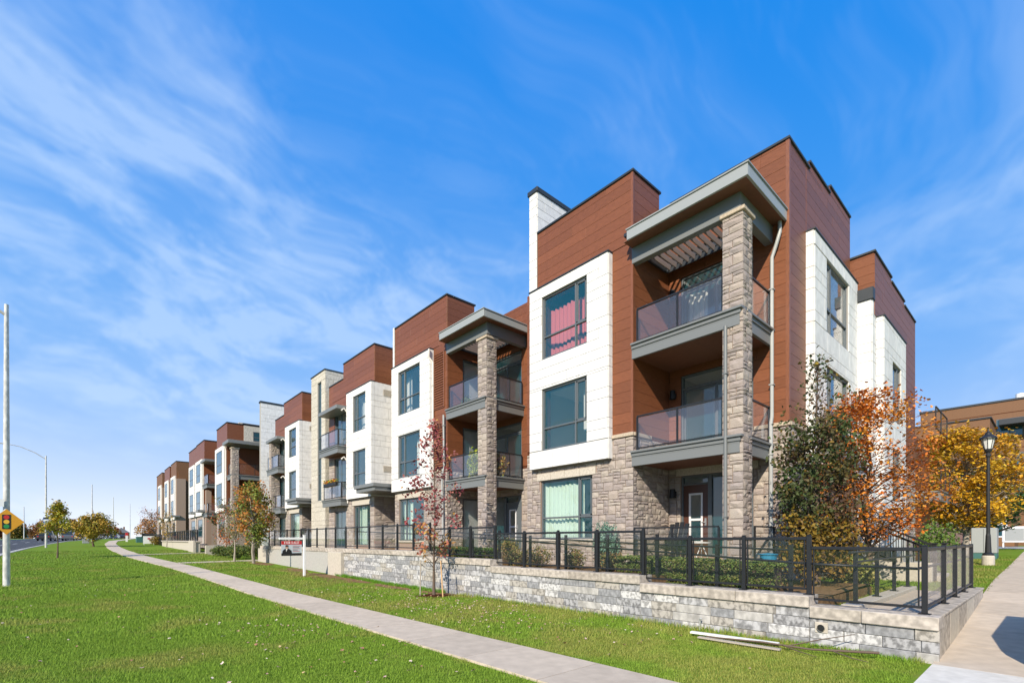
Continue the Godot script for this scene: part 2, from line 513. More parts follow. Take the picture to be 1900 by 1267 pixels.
	mat("white_paint", lin(0.8, 0.8, 0.78), 0.4)
	mat("tyre", lin(0.015, 0.015, 0.016), 0.8)
	mat("wood_new", lin(0.58, 0.36, 0.18), 0.8)
	tri_tex(mat("wood_grey", lin(0.5, 0.44, 0.36), 0.85), grain, Vector3(2, 2, 0.3))
	mat("lens", lin(0.7, 0.7, 0.68), 0.2)
	mat("frosted", lin(0.62, 0.62, 0.6), 0.35)
	for cc in [["paint_black", 0.012, 0.012, 0.014], ["paint_grey", 0.09, 0.1, 0.11], ["paint_red", 0.22, 0.012, 0.02], ["paint_white", 0.7, 0.7, 0.7], ["paint_blue", 0.03, 0.07, 0.16], ["paint_silver", 0.4, 0.41, 0.42]]:
		var m := mat(cc[0], lin(cc[1], cc[2], cc[3]), 0.3, 0.5)
		m.clearcoat_enabled = true
		m.clearcoat = 0.8
		m.clearcoat_roughness = 0.05

func pick(base: String, n: int) -> Array:
	var out := []
	for i in n: out.append(M["%s%d" % [base, i]])
	return out

# ---------------------------------------------------------------- camera, sky, sun
func make_view() -> void:
	var cam := Camera3D.new()
	cam.name = "camera"
	add_child(cam)
	cam.position = Vector3(0, 1.82, 0)
	cam.projection = Camera3D.PROJECTION_FRUSTUM
	cam.near = 0.1
	cam.far = 4000.0
	cam.size = 0.1 * 1267.0 / 900.0
	cam.frustum_offset = Vector2(0, 0.1 * 367.5 / 900.0)
	cam.look_at_from_position(Vector3(0, 1.82, 0), Vector3(-0.7466, 1.82, -0.6652))
	cam.current = true
	var env := Environment.new()
	env.background_mode = Environment.BG_SKY
	env.tonemap_mode = Environment.TONE_MAPPER_LINEAR
	env.tonemap_exposure = 1.52
	env.sdfgi_enabled = true
	env.ssao_enabled = true
	env.ssil_enabled = true
	var sky := Sky.new()
	var sm := PanoramaSkyMaterial.new()
	sm.panorama = sky_picture()
	sm.energy_multiplier = 0.82
	sky.sky_material = sm
	env.sky = sky
	var we := WorldEnvironment.new()
	we.name = "world_environment"
	we.environment = env
	add_child(we)
	var sun := DirectionalLight3D.new()
	sun.name = "sun"
	add_child(sun)
	sun.look_at_from_position(Vector3.ZERO, Vector3(-0.43, -0.68, -1.0))
	sun.light_energy = 1.35
	sun.light_color = Color(1.0, 0.95, 0.87)
	sun.light_angular_distance = 0.5
	sun.shadow_enabled = true

func sky_picture() -> ImageTexture:
	var w := 2048; var h := 1024
	var img := Image.create(w, h, false, Image.FORMAT_RGBF)
	var n1 := FastNoiseLite.new(); n1.seed = 11; n1.frequency = 0.6; n1.fractal_octaves = 4
	var n2 := FastNoiseLite.new(); n2.seed = 9; n2.frequency = 1.9; n2.fractal_octaves = 6; n2.fractal_gain = 0.66
	var n3 := FastNoiseLite.new(); n3.seed = 19; n3.frequency = 0.7; n3.fractal_octaves = 4
	var top := Vector3(0.001, 0.20, 0.68); var mid := Vector3(0.010, 0.275, 0.75); var low := Vector3(0.86, 0.88, 0.90)
	for j in h:
		var th := PI * (j + 0.5) / h
		var y := cos(th); var s := sin(th)
		if y < -0.03:
			img.fill_rect(Rect2i(0, j, w, h - j), Color(0.22, 0.24, 0.22))
			break
		var e := clampf(y, 0.0, 1.0)
		var t0 := exp(-e / 0.17); var t1 := smoothstep(0.15, 0.8, e)
		var base := mid.lerp(top, t1).lerp(low, t0)
		for i in w:
			var ph := TAU * ((i + 0.5) / w - 0.5)
			var dx := sin(ph) * s; var dz := -cos(ph) * s
			var k := 1.0 / (e + 0.22)
			var X := dx * k; var Z := dz * k
			# thin cirrus drawn out along one wind direction
			var al := X * 0.42 + Z * 0.91; var ac := -X * 0.91 + Z * 0.42
			var wx := n3.get_noise_2d(al * 0.8, ac * 0.8)
			al += wx * 0.3; ac += wx * 0.32
			var big := n1.get_noise_2d(al * 0.75 + 3.1, ac * 0.9 + 7.7) * 0.5 + 0.5
			var fib := n2.get_noise_2d(al * 0.55, ac * 1.35) * 0.5 + 0.5
			var puff := n2.get_noise_2d(al * 2.2 + 20.0, ac * 2.2) * 0.5 + 0.5
			var cover := smoothstep(0.34, 0.66, big)
			var cl := cover * (0.24 + 0.6 * smoothstep(0.3, 0.7, fib) + 0.42 * smoothstep(0.4, 0.72, puff)) + 0.22 * smoothstep(0.5, 0.75, fib) * smoothstep(0.2, 0.4, big)
			cl = clampf(cl * lerpf(1.0, 0.7, smoothstep(0.6, 0.9, e)), 0.0, 1.0)
			var c3 := base.lerp(Vector3(0.50, 0.65, 0.87), cl * 0.58)
			img.set_pixel(i, j, Color(c3.x, c3.y, c3.z))
	return ImageTexture.create_from_image(img)

# ---------------------------------------------------------------- windows, doors, balconies
# narrow: -1 a slim casement on the low-u side, 1 on the high-u side, 0 none; cross: height of the transom bar (0..1)
func window(parent: Node3D, pl: String, pos: float, u0: float, u1: float, v0: float, v1: float, narrow := -1, cross := 0.36, called := "window") -> Node3D:
	var mb := MB.new()
	var f := 0.055
	var d0 := -0.13; var d1 := -0.045
	wbox(mb, pl, pos, u0, u1, v1 - f, v1, d0, d1, 0.006)
	wbox(mb, pl, pos, u0, u1, v0, v0 + f, d0, d1 + 0.03, 0.006)
	wbox(mb, pl, pos, u0, u0 + f, v0 + f, v1 - f, d0, d1, 0.006)
	wbox(mb, pl, pos, u1 - f, u1, v0 + f, v1 - f, d0, d1, 0.006)
	var us := [u0 + f, u1 - f]
	var wn := 0.26 * (u1 - u0)
	if narrow < 0: us = [u0 + f, u0 + wn, u1 - f]
	elif narrow > 0: us = [u0 + f, u1 - wn, u1 - f]
	var vs := [v0 + f, v1 - f]
	if cross > 0.0: vs = [v0 + f, lerpf(v0, v1, cross), v1 - f]
	for i in range(1, us.size() - 1): wbox(mb, pl, pos, us[i] - f / 2, us[i] + f / 2, v0 + f, v1 - f, d0, d1 + 0.004, 0.006)
	for i in range(1, vs.size() - 1): wbox(mb, pl, pos, u0 + f, u1 - f, vs[i] - f / 2, vs[i] + f / 2, d0, d1 + 0.002, 0.006)
	# opening sash in the slim light
	if narrow != 0:
		var s := 0 if narrow < 0 else 1
		var a: float = us[s] + f / 2; var b: float = us[s + 1] - f / 2
		var lo: float = vs[vs.size() - 2] + f / 2; var hi: float = v1 - f
		for q in [[a, b, hi - 0.05, hi], [a, b, lo, lo + 0.05], [a, a + 0.05, lo, hi], [b - 0.05, b, lo, hi]]:
			wbox(mb, pl, pos, q[0], q[1], q[2], q[3], d0 + 0.01, d1 - 0.012, 0.004)
	var o := put(called, mb, M.frame_grey, parent)
	for i in us.size() - 1:
		for j in vs.size() - 1:
			var p := MB.new()
			wbox(p, pl, pos, us[i] + 0.002, us[i + 1] - 0.002, vs[j] + 0.002, vs[j + 1] - 0.002, -0.095, -0.085)
			put("pane", p, M.glass, o)
	return o

func curtain(label: String, pl: String, pos: float, u0: float, u1: float, v0: float, v1: float, m: Material, depth := -0.3, wave := 0.035, group := "curtains hanging in the windows", trim := false) -> void:
	var mb := MB.new()
	var tr := MB.new()
	var n := int((u1 - u0) * 42)
	var prev := []
	for i in n + 1:
		var t := float(i) / n
		var u := lerpf(u0, u1, t)
		var d := depth + wave * sin(t * (u1 - u0) * 34.0) + wave * 0.6 * sin(t * 11.0 + u0) 
		var sag := 0.035 * absf(sin(t * (u1 - u0) * 5.5))
		var cur := [wpt(pl, pos, u, v0, d), wpt(pl, pos, u, v1 - sag, d), wpt(pl, pos, u, lerpf(v0, v1, 0.27) + 0.05 * sin(t * 9.0), d + 0.006), wpt(pl, pos, u, lerpf(v0, v1, 0.32) + 0.05 * sin(t * 9.0), d + 0.006)]
		if i > 0:
			mb.quad(prev[0], cur[0], cur[1], prev[1])
			if trim: tr.quad(prev[2], cur[2], cur[3], prev[3])
		prev = cur
	var o := put("curtain", mb, m)
	tag(o, label, "curtain", group)
	if trim: put("trim_band", tr, M.curtain_trim, o)

# glazed patio door set: leaves u0..u1 in n lights, with a transom
func patio_door(parent: Node3D, pl: String, pos: float, u0: float, u1: float, v0: float, v1: float, lights := 2, transom := 0.42) -> Node3D:
	var mb := MB.new()
	var f := 0.06
	wbox(mb, pl, pos, u0, u1, v1 - f, v1, -0.14, -0.03, 0.006)
	wbox(mb, pl, pos, u0, u1, v0, v0 + 0.05, -0.14, -0.03, 0.006)
	wbox(mb, pl, pos, u0, u0 + f, v0 + 0.05, v1 - f, -0.14, -0.03, 0.006)
	wbox(mb, pl, pos, u1 - f, u1, v0 + 0.05, v1 - f, -0.14, -0.03, 0.006)
	var vt := v1 - transom
	if transom > 0: wbox(mb, pl, pos, u0 + f, u1 - f, vt - f / 2, vt + f / 2, -0.138, -0.034, 0.006)
	var o := put("patio_door", mb, M.frame_grey, parent)
	var w := (u1 - u0 - 2 * f) / lights
	for i in lights:
		var a := u0 + f + i * w
		var lf := MB.new()
		var z := -0.06 if i % 2 == 0 else -0.1
		for q in [[a, a + 0.055, v0 + 0.05, vt - f / 2], [a + w - 0.055, a + w, v0 + 0.05, vt - f / 2], [a + 0.055, a + w - 0.055, v0 + 0.05, v0 + 0.13], [a + 0.055, a + w - 0.055, vt - f / 2 - 0.06, vt - f / 2]]:
			wbox(lf, pl, pos, q[0], q[1], q[2], q[3], z - 0.035, z, 0.004)
		put("leaf_frame", lf, M.frame_grey, o)
		var p := MB.new()
		wbox(p, pl, pos, a + 0.055, a + w - 0.055, v0 + 0.13, vt - f / 2 - 0.06, z - 0.022, z - 0.014)
		put("pane", p, M.glass, o)
	if transom > 0:
		var p := MB.new()
		wbox(p, pl, pos, u0 + f, u1 - f, vt + f / 2, v1 - f, -0.09, -0.08)
		put("pane", p, M.glass, o)
	return o

# entrance door with a glazed light framed in white
func entry_door(parent: Node3D, pl: String, pos: float, u0: float, u1: float, v0: float, v1: float, m: Material, storm := true) -> Node3D:
	var mb := MB.new()
	var gu := (u1 - u0) * 0.22
	var h := [[u0 + gu, u1 - gu, v0 + 0.35, v1 - 0.25]]
	for r in minus([[u0, u1, v0, v1]], h, 0.001): wbox(mb, pl, pos, r[0], r[1], r[2], r[3], -0.12, -0.07)
	var o := put("door", mb, m, parent)
	var r: Array = h[0]
	var fr := MB.new()
	for q in [[r[0], r[0] + 0.06, r[2], r[3]], [r[1] - 0.06, r[1], r[2], r[3]], [r[0] + 0.06, r[1] - 0.06, r[2], r[2] + 0.07], [r[0] + 0.06, r[1] - 0.06, r[3] - 0.06, r[3]], [r[0] + 0.06, r[1] - 0.06, lerpf(r[2], r[3], 0.45), lerpf(r[2], r[3], 0.45) + 0.07]]:
		wbox(fr, pl, pos, q[0], q[1], q[2], q[3], -0.1, -0.05, 0.005)
	put("light_frame", fr, M.frame_white if storm else m, o)
	var p := MB.new()
	wbox(p, pl, pos, r[0] + 0.06, r[1] - 0.06, r[2] + 0.07, r[3] - 0.06, -0.09, -0.082)
	put("pane", p, M.glass, o)
	var hd := MB.new()
	hd.tube([wpt(pl, pos, u0 + 0.09, v0 + 1.0, -0.07), wpt(pl, pos, u0 + 0.09, v0 + 1.0, -0.02), wpt(pl, pos, u0 + 0.2, v0 + 1.0, -0.02)], [0.012, 0.012, 0.01], 6)
	wbox(hd, pl, pos, u0 + 0.06, u0 + 0.12, v0 + 0.9, v0 + 1.12, -0.07, -0.06)
	put("handle", hd, M.steel, o)
	return o

# balcony floor with stepped metal fascia on the street side and the open east side
func balcony_slab(parent: Node3D, a0: float, a1: float, b0: float, b1: float, top: float, side := true) -> Node3D:
	var o := part_node("balcony", parent)
	one("deck", o, M.deck, a0 + 0.05, a1, top - 0.12, top - 0.01, b0 + 0.05, b1)
	one("soffit", o, M.soffit, a0 + 0.06, a1, top - 0.37, top - 0.35, b0 + 0.06, b1)
	var mb := MB.new()
	for s in [[0.0, -0.06, -0.03], [-0.06, -0.16, 0.02], [-0.2, -0.44, 0.05]]:
		box(mb, a0 + s[2], a1, top + s[1], top + s[0], b0 + s[2], b0 + s[2] + 0.08, 0.006)
		if side: box(mb, a0 + s[2], a0 + s[2] + 0.08, top + s[1], top + s[0], b0 + s[2] + 0.081, b1, 0.006)
	box(mb, a0 + 0.05, a1, top - 0.2, top - 0.16, b0 + 0.05, b0 + 0.12)
	if side: box(mb, a0 + 0.05, a0 + 0.12, top - 0.2, top - 0.16, b0 + 0.12, b1)
	put("fascia", mb, M.trim_grey, o)
	return o

# glass guard along a line of points [[a, b], ...]; its posts, rail and panes hang under the part
func guard(parent, pts: Array, base: float, h: float, gl: Material, called := "guard_rail", post := 0.045) -> Node3D:
	var mb := MB.new()
	for i in pts.size():
		var p: Array = pts[i]
		box(mb, p[0] - post / 2, p[0] + post / 2, base, base + h - 0.04, p[1] - post / 2, p[1] + post / 2, 0.004)
	for i in pts.size() - 1:
		var p: Array = pts[i]; var q: Array = pts[i + 1]
		bar(mb, P(p[0], base + h - 0.02, p[1]), P(q[0], base + h - 0.02, q[1]), 0.055, 0.04)
		bar(mb, P(p[0], base + 0.08, p[1]), P(q[0], base + 0.08, q[1]), 0.035, 0.035)
	var o := put(called, mb, M.dark_metal, parent)
	for i in pts.size() - 1:
		var p: Array = pts[i]; var q: Array = pts[i + 1]
		var g := MB.new()
		var d := (P(q[0], 0, q[1]) - P(p[0], 0, p[1])).normalized() * (post / 2 + 0.012)
		bar(g, P(p[0], base + h * 0.525, p[1]) + d, P(q[0], base + h * 0.525, q[1]) - d, 0.008, h - 0.17)
		put("glass_panel", g, gl, o)
	return o

# horizontal bar of width w and height h between two points
func bar(mb: MB, p: Vector3, q: Vector3, w: float, h: float) -> void:
	var d := (q - p).normalized()
	var s := d.cross(Vector3.UP).normalized() * w / 2
	var u := s.cross(d).normalized() * h / 2
	var c := [p - s - u, p + s - u, p + s + u, p - s + u, q - s - u, q + s - u, q + s + u, q - s + u]
	mb.quad(c[3], c[2], c[1], c[0]); mb.quad(c[4], c[5], c[6], c[7])
	for i in 4:
		var j := (i + 1) % 4
		mb.quad(c[i], c[j], c[4 + j], c[4 + i])

# stone pier: a core with stones on the street and east faces (and the west one)
func stone_pier(parent: Node3D, a0: float, a1: float, b0: float, b1: float, y0: float, y1: float, cap := true, faces := "FR", detail := true) -> Node3D:
	var mb := MB.new()
	box(mb, a0, a1, y0, y1, b0, b1)
	var o := put("column", mb, M.mortar, parent)
	if detail:
		var mats := pick("stone", 6)
		if "F" in faces: stones(o, "F", b0, [a0 - 0.03, a1 + 0.03, y0, y1], [], mats)
		if "R" in faces: stones(o, "R", a0, [b0 - 0.005, b1, y0, y1], [], mats)
	if cap: one("capstone", o, M.stone_trim, a0 - 0.08, a1 + 0.08, y1, y1 + 0.1, b0 - 0.08, b1 + 0.06, 0.012)
	return o

func downpipe(parent: Node3D, pts: Array, m: Material, r := 0.045) -> void:
	var mb := MB.new()
	var rr := []
	for p in pts: rr.append(r)
	mb.tube(pts, rr, 8)
	var o := put("downpipe", mb, m, parent)
	var cl := MB.new()
	for i in pts.size() - 1:
		var l: float = (pts[i + 1] - pts[i]).length()
		if l > 1.5 and absf((pts[i + 1] - pts[i]).normalized().y) > 0.9:
			for t in [0.2, 0.8]:
				var c: Vector3 = pts[i].lerp(pts[i + 1], t)
				cl.bx(c - Vector3(r + 0.01, 0.015, r + 0.01), c + Vector3(r + 0.01, 0.015, r + 0.01))
	if cl.v.size() > 0: put("bracket", cl, m, o)

func wall_lamp(parent: Node3D, pl: String, pos: float, u: float, v: float) -> void:
	var mb := MB.new()
	wbox(mb, pl, pos, u - 0.06, u + 0.06, v - 0.05, v + 0.08, 0.0, 0.03, 0.005)
	mb.lathe(wpt(pl, pos, u, v, 0.13), [[0.0, 0.15], [0.075, 0.15], [0.1, -0.12], [0.085, -0.12], [0.06, 0.1], [0.0, 0.1]], 12)
	wbox(mb, pl, pos, u - 0.015, u + 0.015, v + 0.0, v + 0.04, 0.03, 0.08)
	put("wall_lamp", mb, M.lamp_black, parent)

func louvre(parent: Node3D, pl: String, pos: float, r: Array, m: Material) -> void:
	var mb := MB.new()
	for q in [[r[0], r[1], r[2], r[2] + 0.04], [r[0], r[1], r[3] - 0.04, r[3]], [r[0], r[0] + 0.04, r[2] + 0.04, r[3] - 0.04], [r[1] - 0.04, r[1], r[2] + 0.04, r[3] - 0.04]]:
		wbox(mb, pl, pos, q[0], q[1], q[2], q[3], 0.021, 0.06, 0.004)
	var o := put("louvre", mb, M.siding_trim, parent)
	var n := int((r[3] - r[2] - 0.1) / 0.105)
	for i in n:
		var v: float = r[2] + 0.06 + (i + 0.2) * (r[3] - r[2] - 0.1) / n
		var s := MB.new()
		var p := [wpt(pl, pos, r[0] + 0.04, v, 0.065), wpt(pl, pos, r[1] - 0.04, v, 0.065), wpt(pl, pos, r[1] - 0.04, v + 0.07, 0.022), wpt(pl, pos, r[0] + 0.04, v + 0.07, 0.022)]
		if pl == "F": s.quad(p[1], p[0], p[3], p[2])
		else: s.quad(p[0], p[1], p[2], p[3])
		var t := Vector3(0, -0.012, 0)
		s.quad(p[0] + t, p[1] + t, p[1], p[0])
		put("slat", s, M.siding_trim, o)

func cap_strip(parent: Node3D, a0: float, a1: float, b0: float, b1: float, y: float, h := 0.07) -> void:
	one("parapet_cap", parent, M.cap_dark, a0, a1, y, y + h, b0, b1, 0.008)

# white rain-panel bay standing proud of the facade
func bay(parent: Node3D, pl: String, pos: float, proud: float, u0: float, u1: float, v0: float, v1: float, wins: Array, narrow := -1, phase := 0.0, mats := []) -> Node3D:
	if mats.is_empty(): mats = pick("white", 3)
	var o := back_wall("panel_bay", parent, M.joint_white, pl, pos, [[u0, u1, v0, v1]], wins, proud)
	panels(o, pl, pos, [u0, u1, v0, v1], wins, mats, 1.15, phase)
	if pl == "F":
		panels(o, "R", u0, [pos, pos + proud, v0, v1], [], mats, 3.0, phase)
		cap_strip(parent, u0 - 0.04, u1 + 0.03, pos - 0.05, pos + proud, v1, 0.05)
	else:
		panels(o, "F", u0, [pos, pos + proud, v0, v1], [], mats, 3.0, phase)
		cap_strip(parent, pos - 0.05, pos + proud, u0 - 0.04, u1 + 0.03, v1, 0.05)
	for w in wins:
		window(parent, pl, pos, w[0], w[1], w[2], w[3], narrow)
	return o

func rooms(parent: Node3D, a0: float, a1: float, b0: float, b1: float, lv: Array, top: float) -> void:
	var mb := MB.new()
	for y in lv: box(mb, a0, a1, y - 0.25, y - 0.02, b0, b1)
	box(mb, a0, a1, top - 0.2, top, b0, b1)
	box(mb, a0, a1, lv[0], top - 0.2, b1, b1 + 0.15)
	box(mb, a1, a1 + 0.1, lv[0], top - 0.2, b0, b1 + 0.15)
	box(mb, a0 - 0.1, a0, lv[0], top - 0.2, b0, b1 + 0.15)
	put("interior_shell", mb, M.room_white, parent)

# flat porch roof: metal fascia, wood soffit, slatted light well, beams
func porch_roof(parent: Node3D, a0: float, a1: float, b0: float, b1: float, wa: float, wall_a: float, top: float, slats := true) -> Node3D:
	var o := part_node("porch_roof", parent)
	var th := 0.28
	var mb := MB.new()
	box(mb, a0, a1, top - th, top, b0, b0 + 0.06, 0.006)
	box(mb, a0, a0 + 0.06, top - th, top, b0 + 0.061, b1, 0.006)
	box(mb, a0 - 0.03, a1 + 0.02, top, top + 0.035, b0 - 0.03, b0 + 0.12, 0.004)
	box(mb, a0 - 0.03, a0 + 0.12, top, top + 0.035, b0 + 0.121, b1, 0.004)
	put("fascia", mb, M.trim_pale, o)
	# roof ring round the light well
	var w := [a0 + 0.95, wall_a - 0.12, b0 + 0.85, b1 - 0.3]
	var so := MB.new()
	var rf := MB.new()
	for r in minus([[a0 + 0.061, wall_a, b0 + 0.061, b1]], [[w[0], w[1], w[2], w[3]]] if slats else [], 0.001):
		box(so, r[0], minf(r[1], a1) if r[3] <= wa else r[1], top - th + 0.02, top - th + 0.05, r[2], r[3])
		box(rf, r[0], minf(r[1], a1) if r[3] <= wa else r[1], top - 0.1, top - 0.01, r[2], r[3])
	put("soffit", so, M.soffit, o)
	put("roof_deck", rf, M.cap_dark, o)
	var be := MB.new()
	box(be, a0 + 0.36, wall_a, top - th - 0.44, top - th + 0.02, wa - 0.04, wa + 0.16, 0.006)
	box(be, a0 + 0.36, a0 + 0.56, top - th - 0.44, top - th + 0.02, wa + 0.161, b1, 0.006)
	put("beam", be, M.trim_grey, o)
	if slats:
		var fr := MB.new()
		for q in [[w[0], w[1], w[2] - 0.04, w[2]], [w[0], w[1], w[3], w[3] + 0.04], [w[0] - 0.04, w[0], w[2], w[3]], [w[1], w[1] + 0.04, w[2], w[3]]]:
			box(fr, q[0], q[1], top - th - 0.12, top - 0.02, q[2], q[3])
		put("well_frame", fr, M.cap_dark, o)
		var n := int((w[1] - w[0]) / 0.19)
		var k := "slat%.2f" % (w[3] - w[2])
		if not cache.has(k):
			var s := MB.new()
			var hb: float = (w[3] - w[2]) / 2
			s.bx(Vector3(-0.02, -0.07, -hb), Vector3(0.02, 0.07, hb), 0.004)
			cache[k] = s.mesh()
		for i in n:
			put("slat", cache[k], M.slat, o, P(w[0] + (i + 0.5) * (w[1] - w[0]) / n, top - th - 0.0, (w[2] + w[3]) / 2), Basis(Vector3(0, 0, 1), -0.22))
	return o

# ---------------------------------------------------------------- the terrace
const L1 := 1.27
const L2 := 4.4
const L3 := 7.53
const ROOF := 11.3

func corner_house() -> void:
	var t := thing("townhouse", "corner townhouse with red-curtained window, brown siding, stone base and stone-columned balconies", "townhouse", P(8.5, 0.6, 14.0), "row of attached townhouses")
	var sid := pick("siding", 4); var st := pick("stone", 6)
	var w1 := [9.75, 12.05, 1.84, 3.87]
	var w2 := [9.81, 11.79, 4.87, 6.98]
	var w3 := [9.81, 11.79, 8.0, 10.14]
	# street facade, b = 12.1
	var area := [[8.26, 12.73, 4.85, 10.6], [8.26, 12.57, 10.6, 12.6]]
	var o := back_wall("brown_siding", t, M.joint_brown, "F", 12.1, area, [w2, w3], 0.22)
	planks(o, "F", 12.1, [8.26, 12.2, 4.97, 12.6], [[8.97, 12.3, 4.0, 10.56]], sid)
	planks(o, "F", 12.1, [12.41, 12.73, 4.97, 10.6], [], sid)
	o = back_wall("stone_wall", t, M.mortar, "F", 12.1, [[8.26, 12.73, 0.5, 4.85]], [w1], 0.22)
	stones(o, "F", 12.1, [8.22, 12.73, 0.95, 4.85], [[w1[0], w1[1], 1.0, 3.87], [9.6, 12.2, 3.87, 4.12], [8.97, 12.4, 4.27, 5.0]], st)
	stones(o, "F", 12.1, [9.75, 12.05, 0.95, 1.76], [], st)
	for i in 4: one("lintel", t, M.lintel, 9.6 + i * 0.65 + 0.004, 9.6 + (i + 1) * 0.65 - 0.004, 3.87, 4.12, 12.05, 12.1, 0.008)
	one("sill", t, M.lintel, 9.7, 12.1, 1.76, 1.835, 12.03, 12.12, 0.01)
	window(t, "F", 12.1, w1[0], w1[1], w1[2], w1[3], -1)
	bay(t, "F", 11.9, 0.2, 8.99, 12.4, 4.27, 10.5, [w2, w3], -1)
	var fin := one("chimney_wall", t, M.joint_white, 12.2, 12.58, 10.5, 14.1, 12.06, 15.4)
	panels(fin, "F", 12.06, [12.2, 12.58, 10.5, 14.1], [], pick("white", 3), 3.0)
	panels(fin, "R", 12.2, [12.06, 15.4, 12.6, 14.1], [], pick("white", 3), 1.2, 1)
	cap_strip(t, 12.14, 12.64, 12.0, 15.5, 14.1, 0.16)
	cap_strip(t, 8.2, 12.2, 12.04, 12.4, 12.6)
	# inner return wall, a = 8.26
	o = back_wall("brown_siding", t, M.joint_brown, "R", 8.26, [[12.321, 14.1, 4.85, ROOF], [12.321, 13.5, ROOF, 12.6]], [], 0.22)
	planks(o, "R", 8.26, [12.1, 14.08, 4.97, 10.9], [], sid)
	planks(o, "R", 8.26, [12.1, 13.5, 10.9, 12.6], [], sid)
	o = back_wall("stone_wall", t, M.mortar, "R", 8.26, [[12.321, 14.1, 0.5, 4.85]], [], 0.22)
	stones(o, "R", 8.26, [12.1, 14.06, 1.25, 4.85], [], st)
	cap_strip(t, 8.2, 8.55, 12.401, 13.56, 12.6)
	one("ledge", t, M.stone_trim, 8.2, 8.96, 4.86, 4.97, 12.02, 12.1, 0.012)
	one("ledge", t, M.stone_trim, 8.18, 8.26, 4.86, 4.97, 12.101, 13.0, 0.012)
	for q in [[8.235, 8.3, 12.08, 12.101]]:
		one("corner_trim", t, M.siding_trim, q[0], q[1], 4.97, 12.6, 12.07, 12.08)
		one("corner_trim", t, M.siding_trim, 8.228, 8.236, 4.97, 12.6, 12.07, 12.14)
	# wall behind the balconies, b = 14.1
	var d1 := [5.64, 7.84, 1.33, 3.81]
	var d2 := [5.64, 7.84, 4.45, 6.94]
	var d3 := [5.64, 7.84, 7.58, 10.02]
	o = back_wall("brown_siding", t, M.joint_brown, "F", 14.1, [[4.75, 8.26, 4.85, 12.48]], [d2, d3, d1], 0.22)
	planks(o, "F", 14.1, [4.75, 8.24, 4.97, 12.48], [d2, d3], sid)
	o = back_wall("stone_wall", t, M.mortar, "F", 14.1, [[4.75, 8.26, 0.5, 4.85]], [d1, d2], 0.22)
	stones(o, "F", 14.1, [4.72, 8.24, 0.75, 4.85], [d1, [5.5, 8.0, 3.81, 4.06], [5.64, 7.84, 0.7, 1.4]], st)
	for i in 3: one("lintel", t, M.lintel, 5.5 + i * 0.83 + 0.004, 5.5 + (i + 1) * 0.83 - 0.004, 3.815, 4.06, 14.05, 14.1, 0.008)
	cap_strip(t, 4.69, 8.2, 14.04, 14.4, 12.48)
	one("ledge", t, M.stone_trim, 4.67, 5.6, 4.86, 4.97, 14.02, 14.1, 0.012)
	one("corner_trim", t, M.siding_trim, 4.72, 4.80, 4.97, 12.48, 14.07, 14.08)
	one("corner_trim", t, M.siding_trim, 4.71, 4.72, 4.97, 12.48, 14.07, 14.16)
	var dd := entry_door(t, "F", 14.1, 6.98, 7.78, 1.35, 3.5, M.door_brown)
	var jb := MB.new()
	for q in [[7.78, 7.84, 1.33, 3.81], [6.86, 6.98, 1.33, 3.81], [6.98, 7.78, 3.5, 3.56], [5.64, 6.86, 1.33, 1.4], [5.64, 5.7, 1.4, 3.75], [5.64, 6.86, 3.75, 3.81], [6.98, 7.78, 3.75, 3.81]]:
		wbox(jb, "F", 14.1, q[0], q[1], q[2], q[3], -0.14, -0.03, 0.005)
	var fr := put("door_frame", jb, M.frame_grey, t)
	for q in [[5.7, 6.86, 1.4, 3.75], [6.98, 7.78, 3.56, 3.75]]:
		var p := MB.new(); wbox(p, "F", 14.1, q[0], q[1], q[2], q[3], -0.095, -0.085); put("pane", p, M.glass, fr)
	patio_door(t, "F", 14.1, d2[0], d2[1], d2[2], d2[3], 2)
	patio_door(t, "F", 14.1, d3[0], d3[1], d3[2], d3[3], 2)
	for y in [3.25, 6.35, 9.5]: wall_lamp(t, "F", 14.06, 8.03, y)
	# east side wall, a = 4.75
	var s2 := [16.5, 18.8, 4.87, 6.98]; var s3 := [16.5, 18.8, 7.97, 10.12]
	var tops := [[14.321, 15.7, 12.48], [15.7, 17.6, 12.68], [17.6, 19.86, 12.9]]
	var ar := []
	for q in tops: ar.append([q[0], q[1], 4.85, q[2]])
	o = back_wall("brown_siding", t, M.joint_brown, "R", 4.75, ar, [s2, s3], 0.22)
	planks(o, "R", 4.75, [14.1, 15.42, 4.97, 12.48], [], sid)
	planks(o, "R", 4.75, [15.44, 19.86, 10.56, 12.9], [[14.1, 15.7, 12.48, 13], [15.7, 17.6, 12.68, 13]], sid)
	for q in tops: cap_strip(t, 4.69, 5.0, q[0] + (0.08 if q[0] < 14.5 else 0.0), q[1], q[2])
	o = back_wall("stone_wall", t, M.mortar, "R", 4.75, [[14.321, 19.86, 0.3, 4.85]], [], 0.22)
	stones(o, "R", 4.75, [14.1, 19.86, 0.75, 4.85], [[15.4, 19.86, 3.9, 4.85]], st, 0.13)
	one("ledge", t, M.stone_trim, 4.66, 4.75, 4.86, 4.97, 14.101, 15.43, 0.012)
	bay(t, "R", 4.53, 0.22, 15.44, 19.86, 3.95, 10.55, [s2, s3], -1, 2.0)
	# column, balconies, roof
	stone_pier(t, 5.1, 5.56, 12.1, 12.62, 0.9, 9.86)
	balcony_slab(t, 5.1, 8.26, 12.0, 14.1, L2)
	balcony_slab(t, 5.1, 8.26, 12.0, 14.1, L3)
	for y in [L2, L3]:
		guard(t, [[5.62, 12.16], [6.87, 12.16], [8.14, 12.16]], y, 1.03, M.rail_glass)
		guard(t, [[5.2, 12.66], [5.2, 14.02]], y, 1.03, M.rail_glass)
	porch_roof(t, 4.77, 8.12, 11.6, 14.1, 12.1, 8.26, 10.6)
